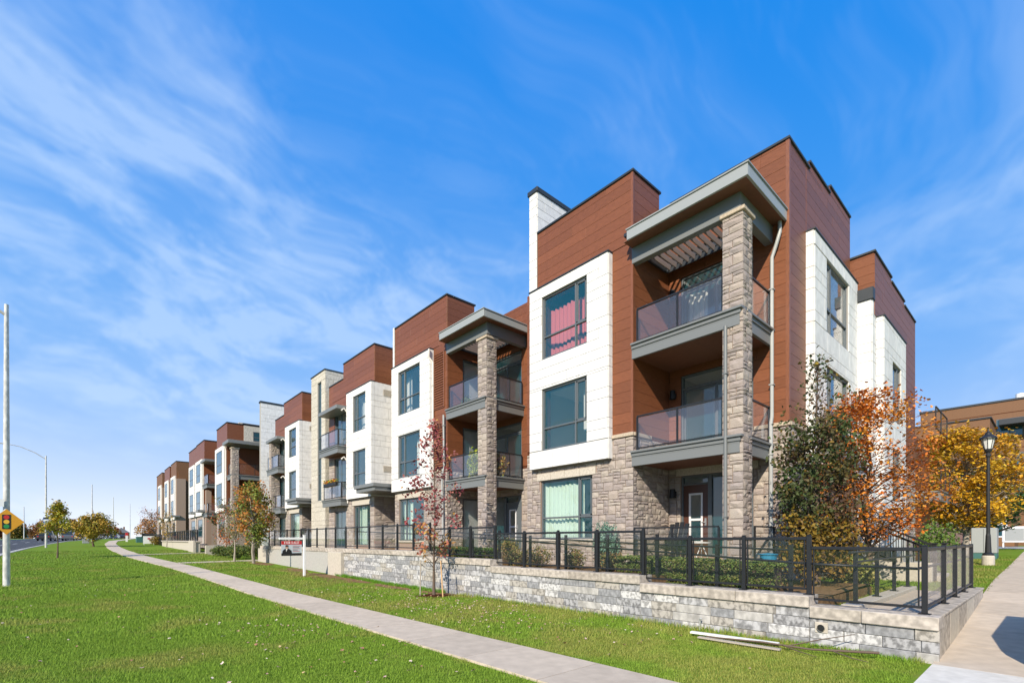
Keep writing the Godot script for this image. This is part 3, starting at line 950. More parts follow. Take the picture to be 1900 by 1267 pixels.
	one("patio", t, M.concrete, 5.0, 8.24, 1.05, 1.25, 11.75, 14.08, 0.01)
	guard(t, [[5.62, 11.95], [6.9, 11.95], [8.1, 11.95]], 1.25, 0.92, M.fence_glass)
	guard(t, [[5.05, 12.7], [5.05, 13.95]], 1.25, 0.92, M.fence_glass)
	# drainage
	downpipe(t, [P(4.92, 10.47, 14.0), P(4.92, 10.05, 14.0), P(4.98, 9.75, 13.94), P(5.12, 9.45, 14.0), P(5.12, 5.15, 14.0), P(5.1, 4.95, 13.88), P(5.1, 0.7, 13.88)], M.pipe_grey, 0.05)
	one("gutter", t, M.trim_pale, 4.78, 5.02, 10.47, 10.6, 13.85, 14.07, 0.01)
	downpipe(t, [P(5.475, L3 - 0.4, 12.0), P(5.475, 1.2, 12.0)], M.trim_grey, 0.045)
	rooms(t, 8.6, 12.6, 12.33, 17.5, [L1, L2, L3], ROOF)
	rooms(t, 5.0, 8.45, 14.33, 17.5, [L1, L2, L3], ROOF + 0.01)
	curtain("red curtain with dark zigzag trim in the top window of the corner house", "F", 12.1, 10.22, 11.95, 8.02, 9.85, M.curtain_red, -0.26, 0.03, "curtains hanging in the windows", true)
	curtain("mint green curtain behind the ground floor window of the corner house", "F", 12.1, 10.3, 12.15, 1.86, 3.72, M.curtain_mint, -0.26)
	curtain("white roller blind half drawn in the middle bay window of the corner house", "F", 12.1, 9.75, 10.35, 5.4, 7.0, M.curtain_white, -0.3, 0.004)
	curtain("white sheer curtain behind the top balcony door of the corner house", "F", 14.1, 7.1, 7.75, 7.6, 9.55, M.curtain_white)

func rear_house() -> void:
	# the house behind the corner one, facing the side walk
	var t := thing("townhouse", "side-street townhouse behind the orange tree, white panel bay and purple-brown siding", "townhouse", P(4.0, 0.7, 22.0), "row of attached townhouses")
	var sid := pick("siding", 4)
	var o := back_wall("brown_siding", t, M.joint_brown, "F", 20.1, [[4.1, 9.0, 4.8, 11.55]], [], 0.22)
	planks(o, "F", 20.1, [4.1, 5.2, 9.0, 11.55], [], sid)
	cap_strip(t, 4.04, 9.0, 20.03, 20.3, 11.55)
	var steps := [[20.321, 22.6, 11.55], [22.6, 24.9, 11.4], [24.9, 27.2, 11.25]]
	var ar := []
	for q in steps: ar.append([q[0], q[1], 0.6, q[2]])
	var w3 := [21.7, 23.1, 6.1, 8.2]; var w2 := [21.7, 23.1, 3.2, 5.1]
	o = back_wall("brown_siding", t, M.joint_brown, "R", 4.1, ar, [w3, w2], 0.22)
	planks(o, "R", 4.1, [20.1, 27.2, 4.9, 11.55], [[22.6, 24.9, 11.4, 12], [24.9, 27.3, 11.25, 12], [20.0, 24.02, 4.0, 9.45]], sid)
	for q in steps: cap_strip(t, 4.04, 4.35, q[0], q[1], q[2])
	bay(t, "R", 3.9, 0.2, 20.4, 24.0, 0.9, 9.42, [w2, w3], 1, 1.0)
	var pier := one("white_pier", t, M.joint_white, 4.12, 4.7, 0.7, 9.9, 19.88, 20.4)
	panels(pier, "F", 19.88, [4.12, 4.53, 0.7, 9.9], [], pick("white", 3), 3.0, 3)
	panels(pier, "R", 4.12, [19.88, 20.4, 0.7, 9.9], [], pick("white", 3), 3.0, 3)
	one("pier_cap", t, M.cap_dark, 4.06, 4.72, 9.9, 10.3, 19.8, 20.08, 0.01)
	o = one("stone_wall", t, M.mortar, 4.1, 4.3, 0.6, 4.85, 24.02, 27.2)
	stones(o, "R", 4.1, [24.02, 27.2, 0.7, 4.85], [], pick("stone", 6), 0.15)
	# balcony beyond with dark railings, and its east wall return
	balcony_slab(t, 3.2, 4.05, 27.3, 30.0, 3.9)
	guard(t, [[3.25, 27.35], [3.25, 28.6], [3.25, 29.9]], 3.9, 1.0, M.fence_glass)
	guard(t, [[3.4, 27.2], [3.4, 28.6], [3.4, 30.4]], 6.5, 1.0, M.fence_glass)
	one("brown_siding", t, M.siding1, 4.1, 4.3, 0.9, 6.4, 27.3, 31.0)
	rooms(t, 4.35, 8.8, 20.4, 26.9, [1.4, 4.4, 7.5], 10.9)

func house_2() -> void:
	var t := thing("townhouse", "townhouse with potted plants on its balcony and brown louvre panels beside a downpipe", "townhouse", P(17.7, 1.0, 14.0), "row of attached townhouses")
	var sid := pick("siding", 4); var st := pick("stone", 6)
	var w1 := [19.8, 22.17, 1.77, 3.84]; var w2 := [19.85, 21.91, 4.87, 6.97]; var w3 := [19.85, 21.91, 8.0, 10.14]
	var o := back_wall("brown_siding", t, M.joint_brown, "F", 12.1, [[17.9, 22.6, 4.85, 12.6]], [w2, w3], 0.22)
	planks(o, "F", 12.1, [17.9, 22.6, 4.97, 12.6], [[18.96, 22.6, 4.0, 10.56]], sid)
	o = back_wall("stone_wall", t, M.mortar, "F", 12.1, [[17.9, 22.6, 0.8, 4.85]], [w1], 0.22)
	stones(o, "F", 12.1, [17.86, 22.6, 1.2, 4.85], [[w1[0], w1[1], 1.0, 3.84], [19.6, 22.3, 3.84, 4.12], [18.96, 22.6, 4.22, 5.0]], st)
	for i in 4: one("lintel", t, M.lintel, 19.6 + i * 0.675 + 0.004, 19.6 + (i + 1) * 0.675 - 0.004, 3.845, 4.12, 12.05, 12.1, 0.008)
	one("sill", t, M.lintel, 19.75, 22.2, 1.68, 1.76, 12.03, 12.12, 0.01)
	window(t, "F", 12.1, w1[0], w1[1], w1[2], w1[3], 1)
	bay(t, "F", 11.9, 0.2, 18.98, 22.6, 4.22, 10.5, [w2, w3], 1, 2.0)
	var fin := one("chimney_wall", t, M.joint_white, 22.6, 22.76, 10.5, 12.7, 12.06, 15.0)
	panels(fin, "F", 12.06, [22.6, 22.76, 10.5, 12.7], [], pick("white", 3), 3.0)
	cap_strip(t, 17.84, 22.6, 12.04, 12.4, 12.6)
	louvre(t, "F", 12.1, [18.06, 18.9, 7.7, 10.2], M.siding_trim)
	louvre(t, "F", 12.1, [18.06, 18.9, 5.0, 6.85], M.siding_trim)
	one("ledge", t, M.stone_trim, 17.84, 18.95, 4.86, 4.97, 12.02, 12.1, 0.012)
	# inner return with glazed doors
	var e := [[12.95, 14.1, 1.35, 3.7], [12.95, 14.1, 4.45, 6.9], [12.95, 14.1, 7.58, 10.0]]
	o = back_wall("brown_siding", t, M.joint_brown, "R", 17.9, [[12.321, 14.2, 4.85, ROOF], [12.321, 13.6, ROOF, 12.6]], e, 0.22)
	planks(o, "R", 17.9, [12.1, 14.18, 4.97, 10.9], e, sid)
	planks(o, "R", 17.9, [12.1, 13.6, 10.9, 12.6], [], sid)
	o = back_wall("stone_wall", t, M.mortar, "R", 17.9, [[12.321, 14.2, 0.8, 4.85]], e, 0.22)
	stones(o, "R", 17.9, [12.1, 14.18, 1.25, 4.85], [e[0], e[1]], st)
	cap_strip(t, 17.84, 18.2, 12.401, 13.66, 12.6)
	for q in e: patio_door(t, "R", 17.9, q[0], q[1], q[2], q[3], 1, 0.0)
	# wall behind the balconies
	var d := [[15.3, 17.4, 1.35, 3.75], [15.3, 17.4, 4.45, 6.9], [15.3, 17.4, 7.58, 10.0]]
	o = back_wall("brown_siding", t, M.joint_brown, "F", 14.2, [[12.74, 17.9, 4.85, ROOF + 0.6]], d, 0.22)
	planks(o, "F", 14.2, [12.76, 17.88, 4.97, ROOF + 0.6], d, sid)
	o = back_wall("stone_wall", t, M.mortar, "F", 14.2, [[12.74, 17.9, 0.8, 4.85]], [d[0], d[1]], 0.22)
	stones(o, "F", 14.2, [12.76, 17.88, 1.2, 4.85], [d[0], d[1]], st, 0.13)
	entry_door(t, "F", 14.2, 15.55, 16.35, 1.35, 3.4, M.frame_grey)
	var jb := MB.new()
	for q in [[15.3, 15.55, 1.35, 3.75], [16.35, 16.5, 1.35, 3.75], [15.55, 16.35, 3.4, 3.46], [16.5, 17.4, 1.35, 1.42], [17.34, 17.4, 1.42, 3.69], [15.55, 17.4, 3.69, 3.75]]:
		wbox(jb, "F", 14.2, q[0], q[1], q[2], q[3], -0.14, -0.03, 0.005)
	var fr := put("door_frame", jb, M.frame_grey, t)
	for q in [[16.5, 17.34, 1.42, 3.69], [15.55, 16.35, 3.46, 3.69]]:
		var p := MB.new(); wbox(p, "F", 14.2, q[0], q[1], q[2], q[3], -0.095, -0.085); put("pane", p, M.glass, fr)
	patio_door(t, "F", 14.2, 15.3, 17.4, 4.45, 6.9, 2)
	patio_door(t, "F", 14.2, 15.3, 17.4, 7.58, 10.0, 2)
	stone_pier(t, 15.1, 15.62, 12.1, 12.6, 1.1, 9.86)
	balcony_slab(t, 15.1, 17.9, 12.0, 14.2, L2)
	balcony_slab(t, 15.1, 17.9, 12.0, 14.2, L3)
	for y in [L2, L3]:
		guard(t, [[15.7, 12.16], [16.75, 12.16], [17.8, 12.16]], y, 1.03, M.rail_glass)
		guard(t, [[15.2, 12.64], [15.2, 13.4], [15.2, 14.1]], y, 1.03, M.rail_glass)
	porch_roof(t, 14.66, 17.76, 11.6, 14.2, 12.1, 17.9, 10.72)
	one("patio", t, M.concrete, 14.9, 17.88, 1.1, 1.25, 11.75, 14.18, 0.01)
	downpipe(t, [P(18.92, 10.45, 11.82), P(18.92, 10.1, 11.8), P(18.92, 9.9, 12.02), P(18.92, 4.6, 12.02)], M.pipe_white, 0.05)
	downpipe(t, [P(17.95, 7.3, 11.95), P(17.95, 5.0, 11.98), P(18.0, 4.7, 11.9), P(18.0, 1.2, 11.98)], M.pipe_grey, 0.045)
	rooms(t, 18.2, 22.5, 12.33, 17.5, [L1, L2, L3], ROOF)
	rooms(t, 12.9, 18.05, 14.43, 17.5, [L1, L2, L3], ROOF + 0.01)
	curtain("white curtain behind the lower bay window of the louvred house", "F", 12.1, 19.95, 21.0, 4.95, 6.8, M.curtain_white)
	curtain("white sheer curtain at the edge of the top bay window of the louvred house", "F", 12.1, 21.4, 22.0, 8.05, 10.0, M.curtain_white)
	curtain("pale green curtain at the ground floor window of the louvred house", "F", 12.1, 21.3, 22.1, 1.82, 3.7, M.curtain_mint)

# entrance recess + white bay + narrow balconies (+ optional stair tower); a is the east edge of the bay
func recess_house(label: String, a: float, tower: bool, detail: bool) -> void:
	var t := thing("townhouse", label, "townhouse", P(a + 3.0, ga(a) + 0.9, 14.0), "row of attached townhouses")
	var sid := pick("siding", 4); var st := pick("stone", 6)
	var a2 := a + 3.3; var e := a + 6.5
	var w2 := [a + 0.7, a + 2.35, 4.87, 6.93]; var w3 := [a + 0.7, a + 2.35, 8.03, 10.12]; var w1 := [a + 0.55, a + 2.7, 1.5, 3.8]
	var o := back_wall("brown_siding", t, M.joint_brown, "F", 12.1, [[a, a + 4.2, 4.85, 12.55], [a + 4.2, e, 4.85, 11.65]], [w2, w3, [a2 + 0.5, e - 0.9, 4.45, 6.9], [a2 + 0.5, e - 0.9, 7.58, 9.7]], 0.22)
	planks(o, "F", 12.1, [a, e, 4.97, 12.55], [[a + 4.2, e, 11.65, 13], [a - 0.1, a2 + 0.02, 4.0, 10.56], [a2 + 0.5, e - 0.9, 4.45, 6.9], [a2 + 0.5, e - 0.9, 7.58, 9.7], [e - 0.9, e, 4.0, 6.9]], sid)
	o = back_wall("stone_wall", t, M.mortar, "F", 12.1, [[a, e, 0.8, 4.85]], [w1, [a2 + 0.5, e - 0.9, 1.3, 3.6], [a2 + 0.5, e - 0.9, 4.45, 6.9]], 0.22)
	stones(o, "F", 12.1, [a, e, 1.3, 4.85], [[w1[0], w1[1], 1.0, 3.8], [a + 0.4, a + 2.85, 3.8, 4.08], [a - 0.1, a2 + 0.02, 4.2, 5.0], [a2 + 0.5, e - 0.9, 1.0, 3.6], [a2 + 0.5, e - 0.9, 4.45, 6.9]], st, 0.13)
	if tower: stones(o, "F", 12.1, [e - 0.9, e, 4.85, 6.9], [], st, 0.13)
	one("lintel", t, M.lintel, a + 0.4, a + 2.85, 3.8, 4.08, 12.05, 12.1, 0.008)
	window(t, "F", 12.1, w1[0], w1[1], w1[2], w1[3], 1, 0.0)
	bay(t, "F", 11.9, 0.2, a, a2, 4.2, 10.5, [w2, w3], 1 if tower else 0, 1.0)
	cap_strip(t, a - 0.06, a + 4.2, 12.04, 12.4, 12.55)
	cap_strip(t, a + 4.2, e, 12.04, 12.4, 11.65)
	# east return beside the entrance
	o = back_wall("panel_return", t, M.joint_white, "R", a, [[12.321, 14.0, 4.2, 10.5]], [], 0.2)
	panels(o, "R", a, [12.1, 14.0, 4.2, 10.5], [], pick("white", 3), 1.1, 2)
	for y in [9.85, 5.6]:
		var vn := MB.new()
		for i in 7: wbox(vn, "R", a, 12.6, 13.25, y + i * 0.05, y + i * 0.05 + 0.03, 0.022, 0.05)
		put("vent_grille", vn, M.lintel, t)
	o = back_wall("brown_siding", t, M.joint_brown, "R", a, [[12.321, 14.0, 10.5, 12.55]], [], 0.22)
	planks(o, "R", a, [12.1, 14.0, 10.5, 12.55], [], sid)
	cap_strip(t, a - 0.06, a + 0.3, 12.401, 14.0, 12.55)
	o = back_wall("stone_wall", t, M.mortar, "R", a, [[12.321, 13.7, 0.8, 4.2]], [], 0.22)
	stones(o, "R", a, [12.1, 13.7, 1.3, 4.2], [], st, 0.13)
	# entrance
	o = back_wall("entrance_wall", t, M.lintel, "F", 13.7, [[a - 2.3, a, 0.8, 12.0]], [[a - 0.95, a - 0.1, 1.3, 3.7]], 0.2)
	stones(o, "F", 13.7, [a - 2.3, a - 1.0, 1.3, 4.2], [], st, 0.13)
	entry_door(t, "F", 13.7, a - 0.95, a - 0.1, 1.3, 3.7, M.frame_grey, false)
	var cn := MB.new()
	box(cn, a - 2.2, a + 0.1, 4.5, 4.68, 10.95, 13.7, 0.01)
	box(cn, a - 2.12, a + 0.02, 4.3, 4.5, 11.05, 13.7, 0.01)
	put("entrance_canopy", cn, M.trim_grey, t)
	# narrow balconies
	var bl := [[L2, 11.55], [L3, 11.35]]
	for q in bl:
		balcony_slab(t, a2 + 0.1, e - 0.15, q[1], 12.1, q[0] - 0.1)
		guard(t, [[a2 + 0.2, q[1] + 0.1], [(a2 + e) / 2, q[1] + 0.1], [e - 0.3, q[1] + 0.1]], q[0] - 0.1, 1.0, M.rail_glass)
		guard(t, [[a2 + 0.2, q[1] + 0.16], [a2 + 0.2, 12.0]], q[0] - 0.1, 1.0, M.rail_glass)
	for y in [L2 + 0.05, L3 + 0.05]: patio_door(t, "F", 12.1, a2 + 0.5, e - 0.9, y, y + (2.45 if y < 5 else 2.1), 2, 0.0)
	patio_door(t, "F", 12.1, a2 + 0.5, e - 0.9, 1.3, 3.6, 2, 0.0)
	one("balcony_roof", t, M.trim_grey, a2 + 0.05, e - 0.2, 9.6, 9.82, 11.3, 12.1, 0.01)
	for y in [9.5, 6.6]: downpipe(t, [P(a2 + 0.05, y, 11.6), P(a2 + 0.05, y + 0.15, 11.75), P(a2 + 0.05, y - 0.1, 12.0), P(a2 + 0.05, y - 2.6, 12.0)], M.pipe_white, 0.05)
	if tower:
		var w := [e + 0.95, e + 1.63, 4.4, 12.3]
		o = back_wall("cream_tower", t, M.joint_white, "F", 11.95, [[e + 0.3, e + 2.8, 0.9, 12.9]], [w], 0.2)
		panels(o, "F", 11.95, [e + 0.3, e + 2.8, 0.9, 12.9], [w], pick("cream", 2), 1.2, 2)
		o = back_wall("cream_tower", t, M.joint_white, "R", e + 0.3, [[12.151, 14.4, 0.9, 12.9]], [], 0.2)
		panels(o, "R", e + 0.3, [11.95, 14.4, 0.9, 12.9], [], pick("cream", 2), 1.2, 1)
		cap_strip(t, e + 0.24, e + 2.86, 11.88, 14.4, 12.9)
		window(t, "F", 11.95, w[0], w[1], w[2], w[3], 0, 0.36)
		var tr := MB.new()
		for y in [6.2, 8.6, 10.2]: wbox(tr, "F", 11.95, w[0] + 0.05, w[1] - 0.05, y, y + 0.05, -0.13, -0.045)
		put("transom", tr, M.frame_grey, t)
		rooms(t, e + 0.5, e + 2.7, 12.2, 15.0, [1.3, 4.4, 7.5], 12.4)
	else:
		stone_pier(t, e - 1.2, e - 0.7, 11.45, 12.08, 1.0, 9.6, true, "FR")
		o = back_wall("white_wall", t, M.joint_white, "F", 14.4, [[e, e + 4.0, 0.9, 11.0]], [], 0.2)
		o = one("end_wall", t, M.joint_white, e + 4.0, e + 4.4, 0.7, 14.0, 12.0, 20.0)
		panels(o, "R", e + 4.0, [12.0, 15.5, 0.9, 14.0], [], pick("white", 3), 1.2, 2)
		cap_strip(t, e + 3.94, e + 4.46, 11.94, 20.0, 14.0, 0.16)
	rooms(t, a + 0.25, e - 0.1, 12.33, 16.5, [L1, L2, L3], ROOF)
	rooms(t, a - 2.2, a + 0.1, 13.95, 16.5, [L1, L2, L3], ROOF + 0.01)
	curtain("pale curtain in the upper bay window %s" % ("beside the cream tower" if tower else "beside the tall white end wall"), "F", 12.1, a + 1.2, a + 2.3, 8.1, 9.95, M.curtain_white)
	curtain("green drape behind the ground floor glass %s" % ("beside the cream tower" if tower else "beside the tall white end wall"), "F", 12.1, a + 1.5, a + 2.6, 1.55, 3.7, M.curtain_mint)

# ---------------------------------------------------------------- far blocks: the same kit, without single boards
func far_window(t: Node3D, pl: String, pos: float, u0: float, u1: float, v0: float, v1: float) -> void:
	var mb := MB.new()
	var f := 0.07
	wbox(mb, pl, pos, u0, u1, v1 - f, v1, 0.0, 0.03); wbox(mb, pl, pos, u0, u1, v0, v0 + f, 0.0, 0.03)
	wbox(mb, pl, pos, u0, u0 + f, v0 + f, v1 - f, 0.0, 0.03); wbox(mb, pl, pos, u1 - f, u1, v0 + f, v1 - f, 0.0, 0.03)
	wbox(mb, pl, pos, u0 + f, u1 - f, lerpf(v0, v1, 0.36), lerpf(v0, v1, 0.36) + f, 0.0, 0.03)
	var o := put("window", mb, M.frame_grey, t)
	var p := MB.new()
	wbox(p, pl, pos, u0 + f, u1 - f, v0 + f, v1 - f, 0.004, 0.012)
	put("pane", p, M.far_glass, o)

# brown volume with a white bay; a east edge, w width, b street plane, dy lift
func far_house(label: String, a: float, w: float, b: float, dy: float, kind_: String) -> void:
	var t := thing("townhouse", label, "townhouse", P(a + w / 2, 0.6 + dy, b + 4.0), "row of attached townhouses")
	var br: Material = M.siding1 if kind_ != "ochre" else M.brown_panel
	one("stone_wall", t, M.stone1, a, a + w, 0.6 + dy, 4.8 + dy, b, b + 7.0)
	one("brown_siding", t, br, a, a + w, 4.8 + dy, 12.55 + dy, b, b + 7.0)
	cap_strip(t, a - 0.06, a + w + 0.06, b - 0.06, b + 7.06, 12.55 + dy)
	var bw := minf(w - 0.6, 4.0)
	var bo := one("panel_bay", t, M.white0, a + 0.4, a + 0.4 + bw, 4.2 + dy, 10.5 + dy, b - 0.2, b)
	var jl := MB.new()
	for i in 13: wbox(jl, "F", b - 0.2, a + 0.4, a + 0.4 + bw, 4.7 + dy + i * 0.46, 4.715 + dy + i * 0.46, 0.0, 0.004)
	put("joint", jl, M.joint_white, bo)
	for y in [4.87, 8.0]: far_window(t, "F", b - 0.2, a + 1.2, a + 0.4 + bw - 0.8, y + dy, y + 2.1 + dy)
	far_window(t, "F", b, a + 1.0, a + bw - 0.4, 1.8 + dy, 3.8 + dy)
	if kind_ == "end":
		# deep covered balconies on the east end
		var c := a - 2.0
		stone_pier(t, c, c + 0.55, b, b + 0.55, 0.9 + dy, 9.86 + dy, true, "FR")
		for y in [L2, L3]:
			balcony_slab(t, c, a, b - 0.05, b + 4.6, y + dy)
			guard(t, [[c + 0.6, b + 0.1], [a - 0.05, b + 0.1]], y + dy, 1.03, M.rail_glass)
			guard(t, [[c + 0.1, b + 0.6], [c + 0.1, b + 1.9], [c + 0.1, b + 3.2], [c + 0.1, b + 4.5]], y + dy, 1.03, M.fence_glass)
			patio_door(t, "R", a - 0.02, b + 1.2, b + 3.8, y + 0.05 + dy, y + 2.4 + dy, 2, 0.0)
		var rf := MB.new()
		box(rf, c - 0.35, a, 10.3 + dy, 10.6 + dy, b - 0.4, b + 4.6, 0.01)
		put("porch_roof", rf, M.trim_grey, t)
		var pe := one("penthouse", t, M.cream0, a + 0.05, a + w - 0.5, 10.6 + dy, 12.75 + dy, b + 1.0, b + 6.0)
		one("penthouse_wall", t, M.cream1, a - 0.05, a, 10.61 + dy, 12.5 + dy, b + 1.4, b + 6.5)
		far_window(t, "R", a - 0.05, b + 2.2, b + 3.6, 11.1 + dy, 12.0 + dy)
		cap_strip(t, a - 0.1, a + 0.2, b + 1.3, b + 7.0, 12.63 + dy)
	elif kind_ == "porch":
		var c := a - 3.0
		one("rear_wall", t, br, c - 0.2, a, 0.8 + dy, 11.0 + dy, b + 2.0, b + 7.0)
		stone_pier(t, a - 1.6, a - 1.1, b - 0.1, b + 0.4, 0.9 + dy, 6.9 + dy, false, "FR", false)
		for y in [L2, L3]:
			balcony_slab(t, a - 2.4, a, b - 0.2, b + 2.0, y + dy)
			guard(t, [[a - 2.3, b - 0.05], [a - 1.2, b - 0.05], [a - 0.1, b - 0.05]], y + dy, 1.03, M.rail_glass)
			guard(t, [[a - 2.3, b], [a - 2.3, b + 1.9]], y + dy, 1.03, M.rail_glass)
			patio_door(t, "F", b + 1.98, a - 2.6, a - 0.6, y + 0.05 + dy, y + 2.3 + dy, 2, 0.0)
		one("porch_roof", t, M.trim_grey, a - 2.6, a, 9.9 + dy, 10.15 + dy, b - 0.4, b + 2.0, 0.01)
		one("roof_pavilion", t, M.cream0, a - 2.4, a - 0.4, 11.0 + dy, 13.0 + dy, b + 2.6, b + 5.0)
		one("pavilion_cap", t, M.cap_dark, a - 2.46, a - 0.34, 13.0 + dy, 13.1 + dy, b + 2.54, b + 5.06)
	elif kind_ == "ochre":
		stone_pier(t, a - 0.9, a - 0.2, b - 0.1, b + 1.0, 0.9 + dy, 10.0 + dy, false, "FR", false)
		one("side_siding", t, M.brown_panel, a - 0.2, a, 0.9 + dy, 11.0 + dy, b + 0.2, b + 6.0)
	var cn := MB.new()
	box(cn, a - 1.2, a + 0.2, 4.5 + dy, 4.75 + dy, b - 0.8, b + 0.3, 0.01)
	put("entrance_canopy", cn, M.trim_grey, t)
	downpipe(t, [P(a + 0.2, 10.4 + dy, b - 0.15), P(a + 0.2, 9.9 + dy, b - 0.06), P(a + 0.2, 1.0 + dy, b - 0.06)], M.pipe_white, 0.06)

func terrace() -> void:
	corner_house()
	rear_house()
	house_2()
	recess_house("townhouse with flower box on its narrow balcony and a tall cream stair tower", 24.95, true, true)
	recess_house("townhouse ending in a tall blank white wall with a dark cap", 36.6, false, false)
	far_house("townhouse at the end of the second block with deep covered side balconies", 51.8, 4.6, 10.3, 0.25, "end")
	far_house("townhouse with roof pavilion and stone-footed balcony in the second block", 63.0, 4.7, 10.3, 0.3, "porch")
	far_house("plain narrow brown and white townhouse in the middle of the second block", 68.3, 5.6, 10.4, 0.3, "plain")
	far_house("townhouse with ochre side wall and stone pier opening the third block", 84.0, 5.5, 10.3, 0.5, "ochre")
	far_house("white-bayed townhouse next to the ochre-sided one in the third block", 91.0, 6.0, 10.3, 0.5, "plain")
	far_house("last townhouse of the terrace with ochre parapet beyond the fence", 101.0, 8.0, 10.4, 0.6, "ochre")

# ---------------------------------------------------------------- ground
func strip(mb: MB, as_: Array, f0: Callable, f1: Callable, fy: Callable, segs := 1) -> void:
	for i in as_.size() - 1:
		for k in segs:
			var t0 := float(k) / segs; var t1 := float(k + 1) / segs
			var A: float = as_[i]; var B: float = as_[i + 1]
			var p := [[A, lerpf(f0.call(A), f1.call(A), t0)], [B, lerpf(f0.call(B), f1.call(B), t0)], [B, lerpf(f0.call(B), f1.call(B), t1)], [A, lerpf(f0.call(A), f1.call(A), t1)]]
			var q := []
			for x in p: q.append(P(x[0], fy.call(x[0], x[1]), x[1]))
			mb.outq(q[0], q[1], q[2], q[3], Vector3.UP)

func kerb(a: float) -> float: return lerp_tab(KERB, a)
func walk_b(a: float) -> float: return lerp_tab(WALK, a)

func dry(a: float, b: float) -> float: return 0.0

func make_ground() -> void:
	# base sheet out to the horizon
	var mb := MB.new()
	var as_ := [-900.0, -300.0, -60.0, -20.0, 0.0, 1.25, 10.0, 18.0, 25.0, 37.0, 55.0, 80.0, 110.0, 150.0, 200.0, 350.0, 900.0, 2500.0]
	var bs := [-1500.0, -400.0, -100.0, -40.0, -20.0, 0.0, 9.4, 12.7, 15.8, 19.2, 26.0, 38.0, 60.0, 120.0, 400.0, 1500.0]
	var gy := func(a, b):
		var side := clampf((30.0 - a) / 25.0, 0.0, 1.0)
		return maxf(ga(a), gb(b) * side) - 0.12
	for i in as_.size() - 1:
		for j in bs.size() - 1:
			var q := []
			for c in [[as_[i], bs[j]], [as_[i + 1], bs[j]], [as_[i + 1], bs[j + 1]], [as_[i], bs[j + 1]]]: q.append(P(c[0], gy.call(c[0], c[1]), c[1]))
			mb.outq(q[0], q[1], q[2], q[3], Vector3.UP)
	kind(put("ground", mb, M.lawn), "structure")
	# front lawn between kerb and wall
	mb = MB.new()
	var la := []
	var a := 1.2
	while a < 60.0:
		la.append(a); a += 1.5
	while a < 220.0:
		la.append(a); a += 6.0
	strip(mb, la, func(x): return kerb(x) + 0.15, func(x): return (9.6 if x < 37.0 else (8.3 if x < 80.0 else 12.0 + maxf(0, x - 110.0) * 0.25)), func(x, b): return ga(x), 12)
	var lawn := put("lawn", mb, M.lawn)
	kind(lawn, "structure")
	# road
	mb = MB.new()
	var ra := []
	a = -60.0
	while a < 400.0:
		ra.append(a); a += 5.0
	strip(mb, ra, func(x): return kerb(x) - 26.0, func(x): return kerb(x), func(x, b): return ga(x) - 0.11)
	var road := kind(put("road", mb, M.asphalt), "structure")
	mb = MB.new()
	for off in [-0.45, -25.4]:
		strip(mb, ra, func(x): return kerb(x) + off - 0.06, func(x): return kerb(x) + off + 0.06, func(x, b): return ga(x) - 0.105)
	for off in [-4.1, -7.7, -17.5, -21.2]:
		var x := -20.0
		while x < 300.0:
			strip(mb, [x, x + 1.5, x + 3.0], func(q): return kerb(q) + off - 0.08, func(q): return kerb(q) + off + 0.08, func(q, b): return ga(q) - 0.105)
			x += 9.0
	put("lane_marking", mb, M.road_paint, road)
	mb = MB.new()
	strip(mb, ra, func(x): return kerb(x) - 14.2, func(x): return kerb(x) - 11.4, func(x, b): return ga(x) + 0.03)
	kind(put("road_median", mb, M.lawn), "structure")
	mb = MB.new()
	for off in [0.0, -11.4, -14.5]:
		strip(mb, ra, func(x): return kerb(x) + off, func(x): return kerb(x) + off + 0.3, func(x, b): return ga(x) + 0.035)
		for i in ra.size() - 1:
			for side in [0.0, 0.3]:
				mb.quad(P(ra[i], ga(ra[i]) - 0.12, kerb(ra[i]) + off + side), P(ra[i + 1], ga(ra[i + 1]) - 0.12, kerb(ra[i + 1]) + off + side), P(ra[i + 1], ga(ra[i + 1]) + 0.035, kerb(ra[i + 1]) + off + side), P(ra[i], ga(ra[i]) + 0.035, kerb(ra[i]) + off + side))
	kind(put("kerb", mb, M.concrete_grey), "structure")
	# pavement of cast slabs
	mb = MB.new()
	var wa := []
	a = 1.2
	while a < 190.0:
		wa.append(a); a += 1.6
	strip(mb, wa, func(x): return walk_b(x) - 1.22, func(x): return walk_b(x) - 0.02, func(x, b): return ga(x) + 0.005)
	var walk := kind(put("sidewalk", mb, M.joint_block), "structure")
	var wm := pick("walk", 3)
	for i in wa.size() - 1:
		if wa[i] > 120.0 and i % 3 != 0: pass
		var s := MB.new()
		var A: float = wa[i] + 0.006; var B: float = wa[i + 1] - 0.006
		var y0 := ga(A) + 0.035; var y1 := ga(B) + 0.035
		var n0 := walk_b(A) - 1.25; var f0 := walk_b(A); var n1 := walk_b(B) - 1.25; var f1 := walk_b(B)
		s.outq(P(A, y0, n0 + 0.01), P(B, y1, n1 + 0.01), P(B, y1, f1 - 0.01), P(A, y0, f0 - 0.01), Vector3.UP)
		s.outq(P(A, y0, n0 + 0.01), P(B, y1, n1 + 0.01), P(B, y1 - 0.06, n1), P(A, y0 - 0.06, n0), Vector3(0, 0, 1))
		s.outq(P(A, y0, f0 - 0.01), P(B, y1, f1 - 0.01), P(B, y1 - 0.06, f1), P(A, y0 - 0.06, f0), Vector3(0, 0, -1))
		s.outq(P(A, y0, n0), P(A, y0, f0), P(A, y0 - 0.05, f0), P(A, y0 - 0.05, n0), Vector3(1, 0, 0))
		s.outq(P(B, y1, n1), P(B, y1, f1), P(B, y1 - 0.05, f1), P(B, y1 - 0.05, n1), Vector3(-1, 0, 0))
		put("slab", s, wm[rng.randi() % 3], walk)
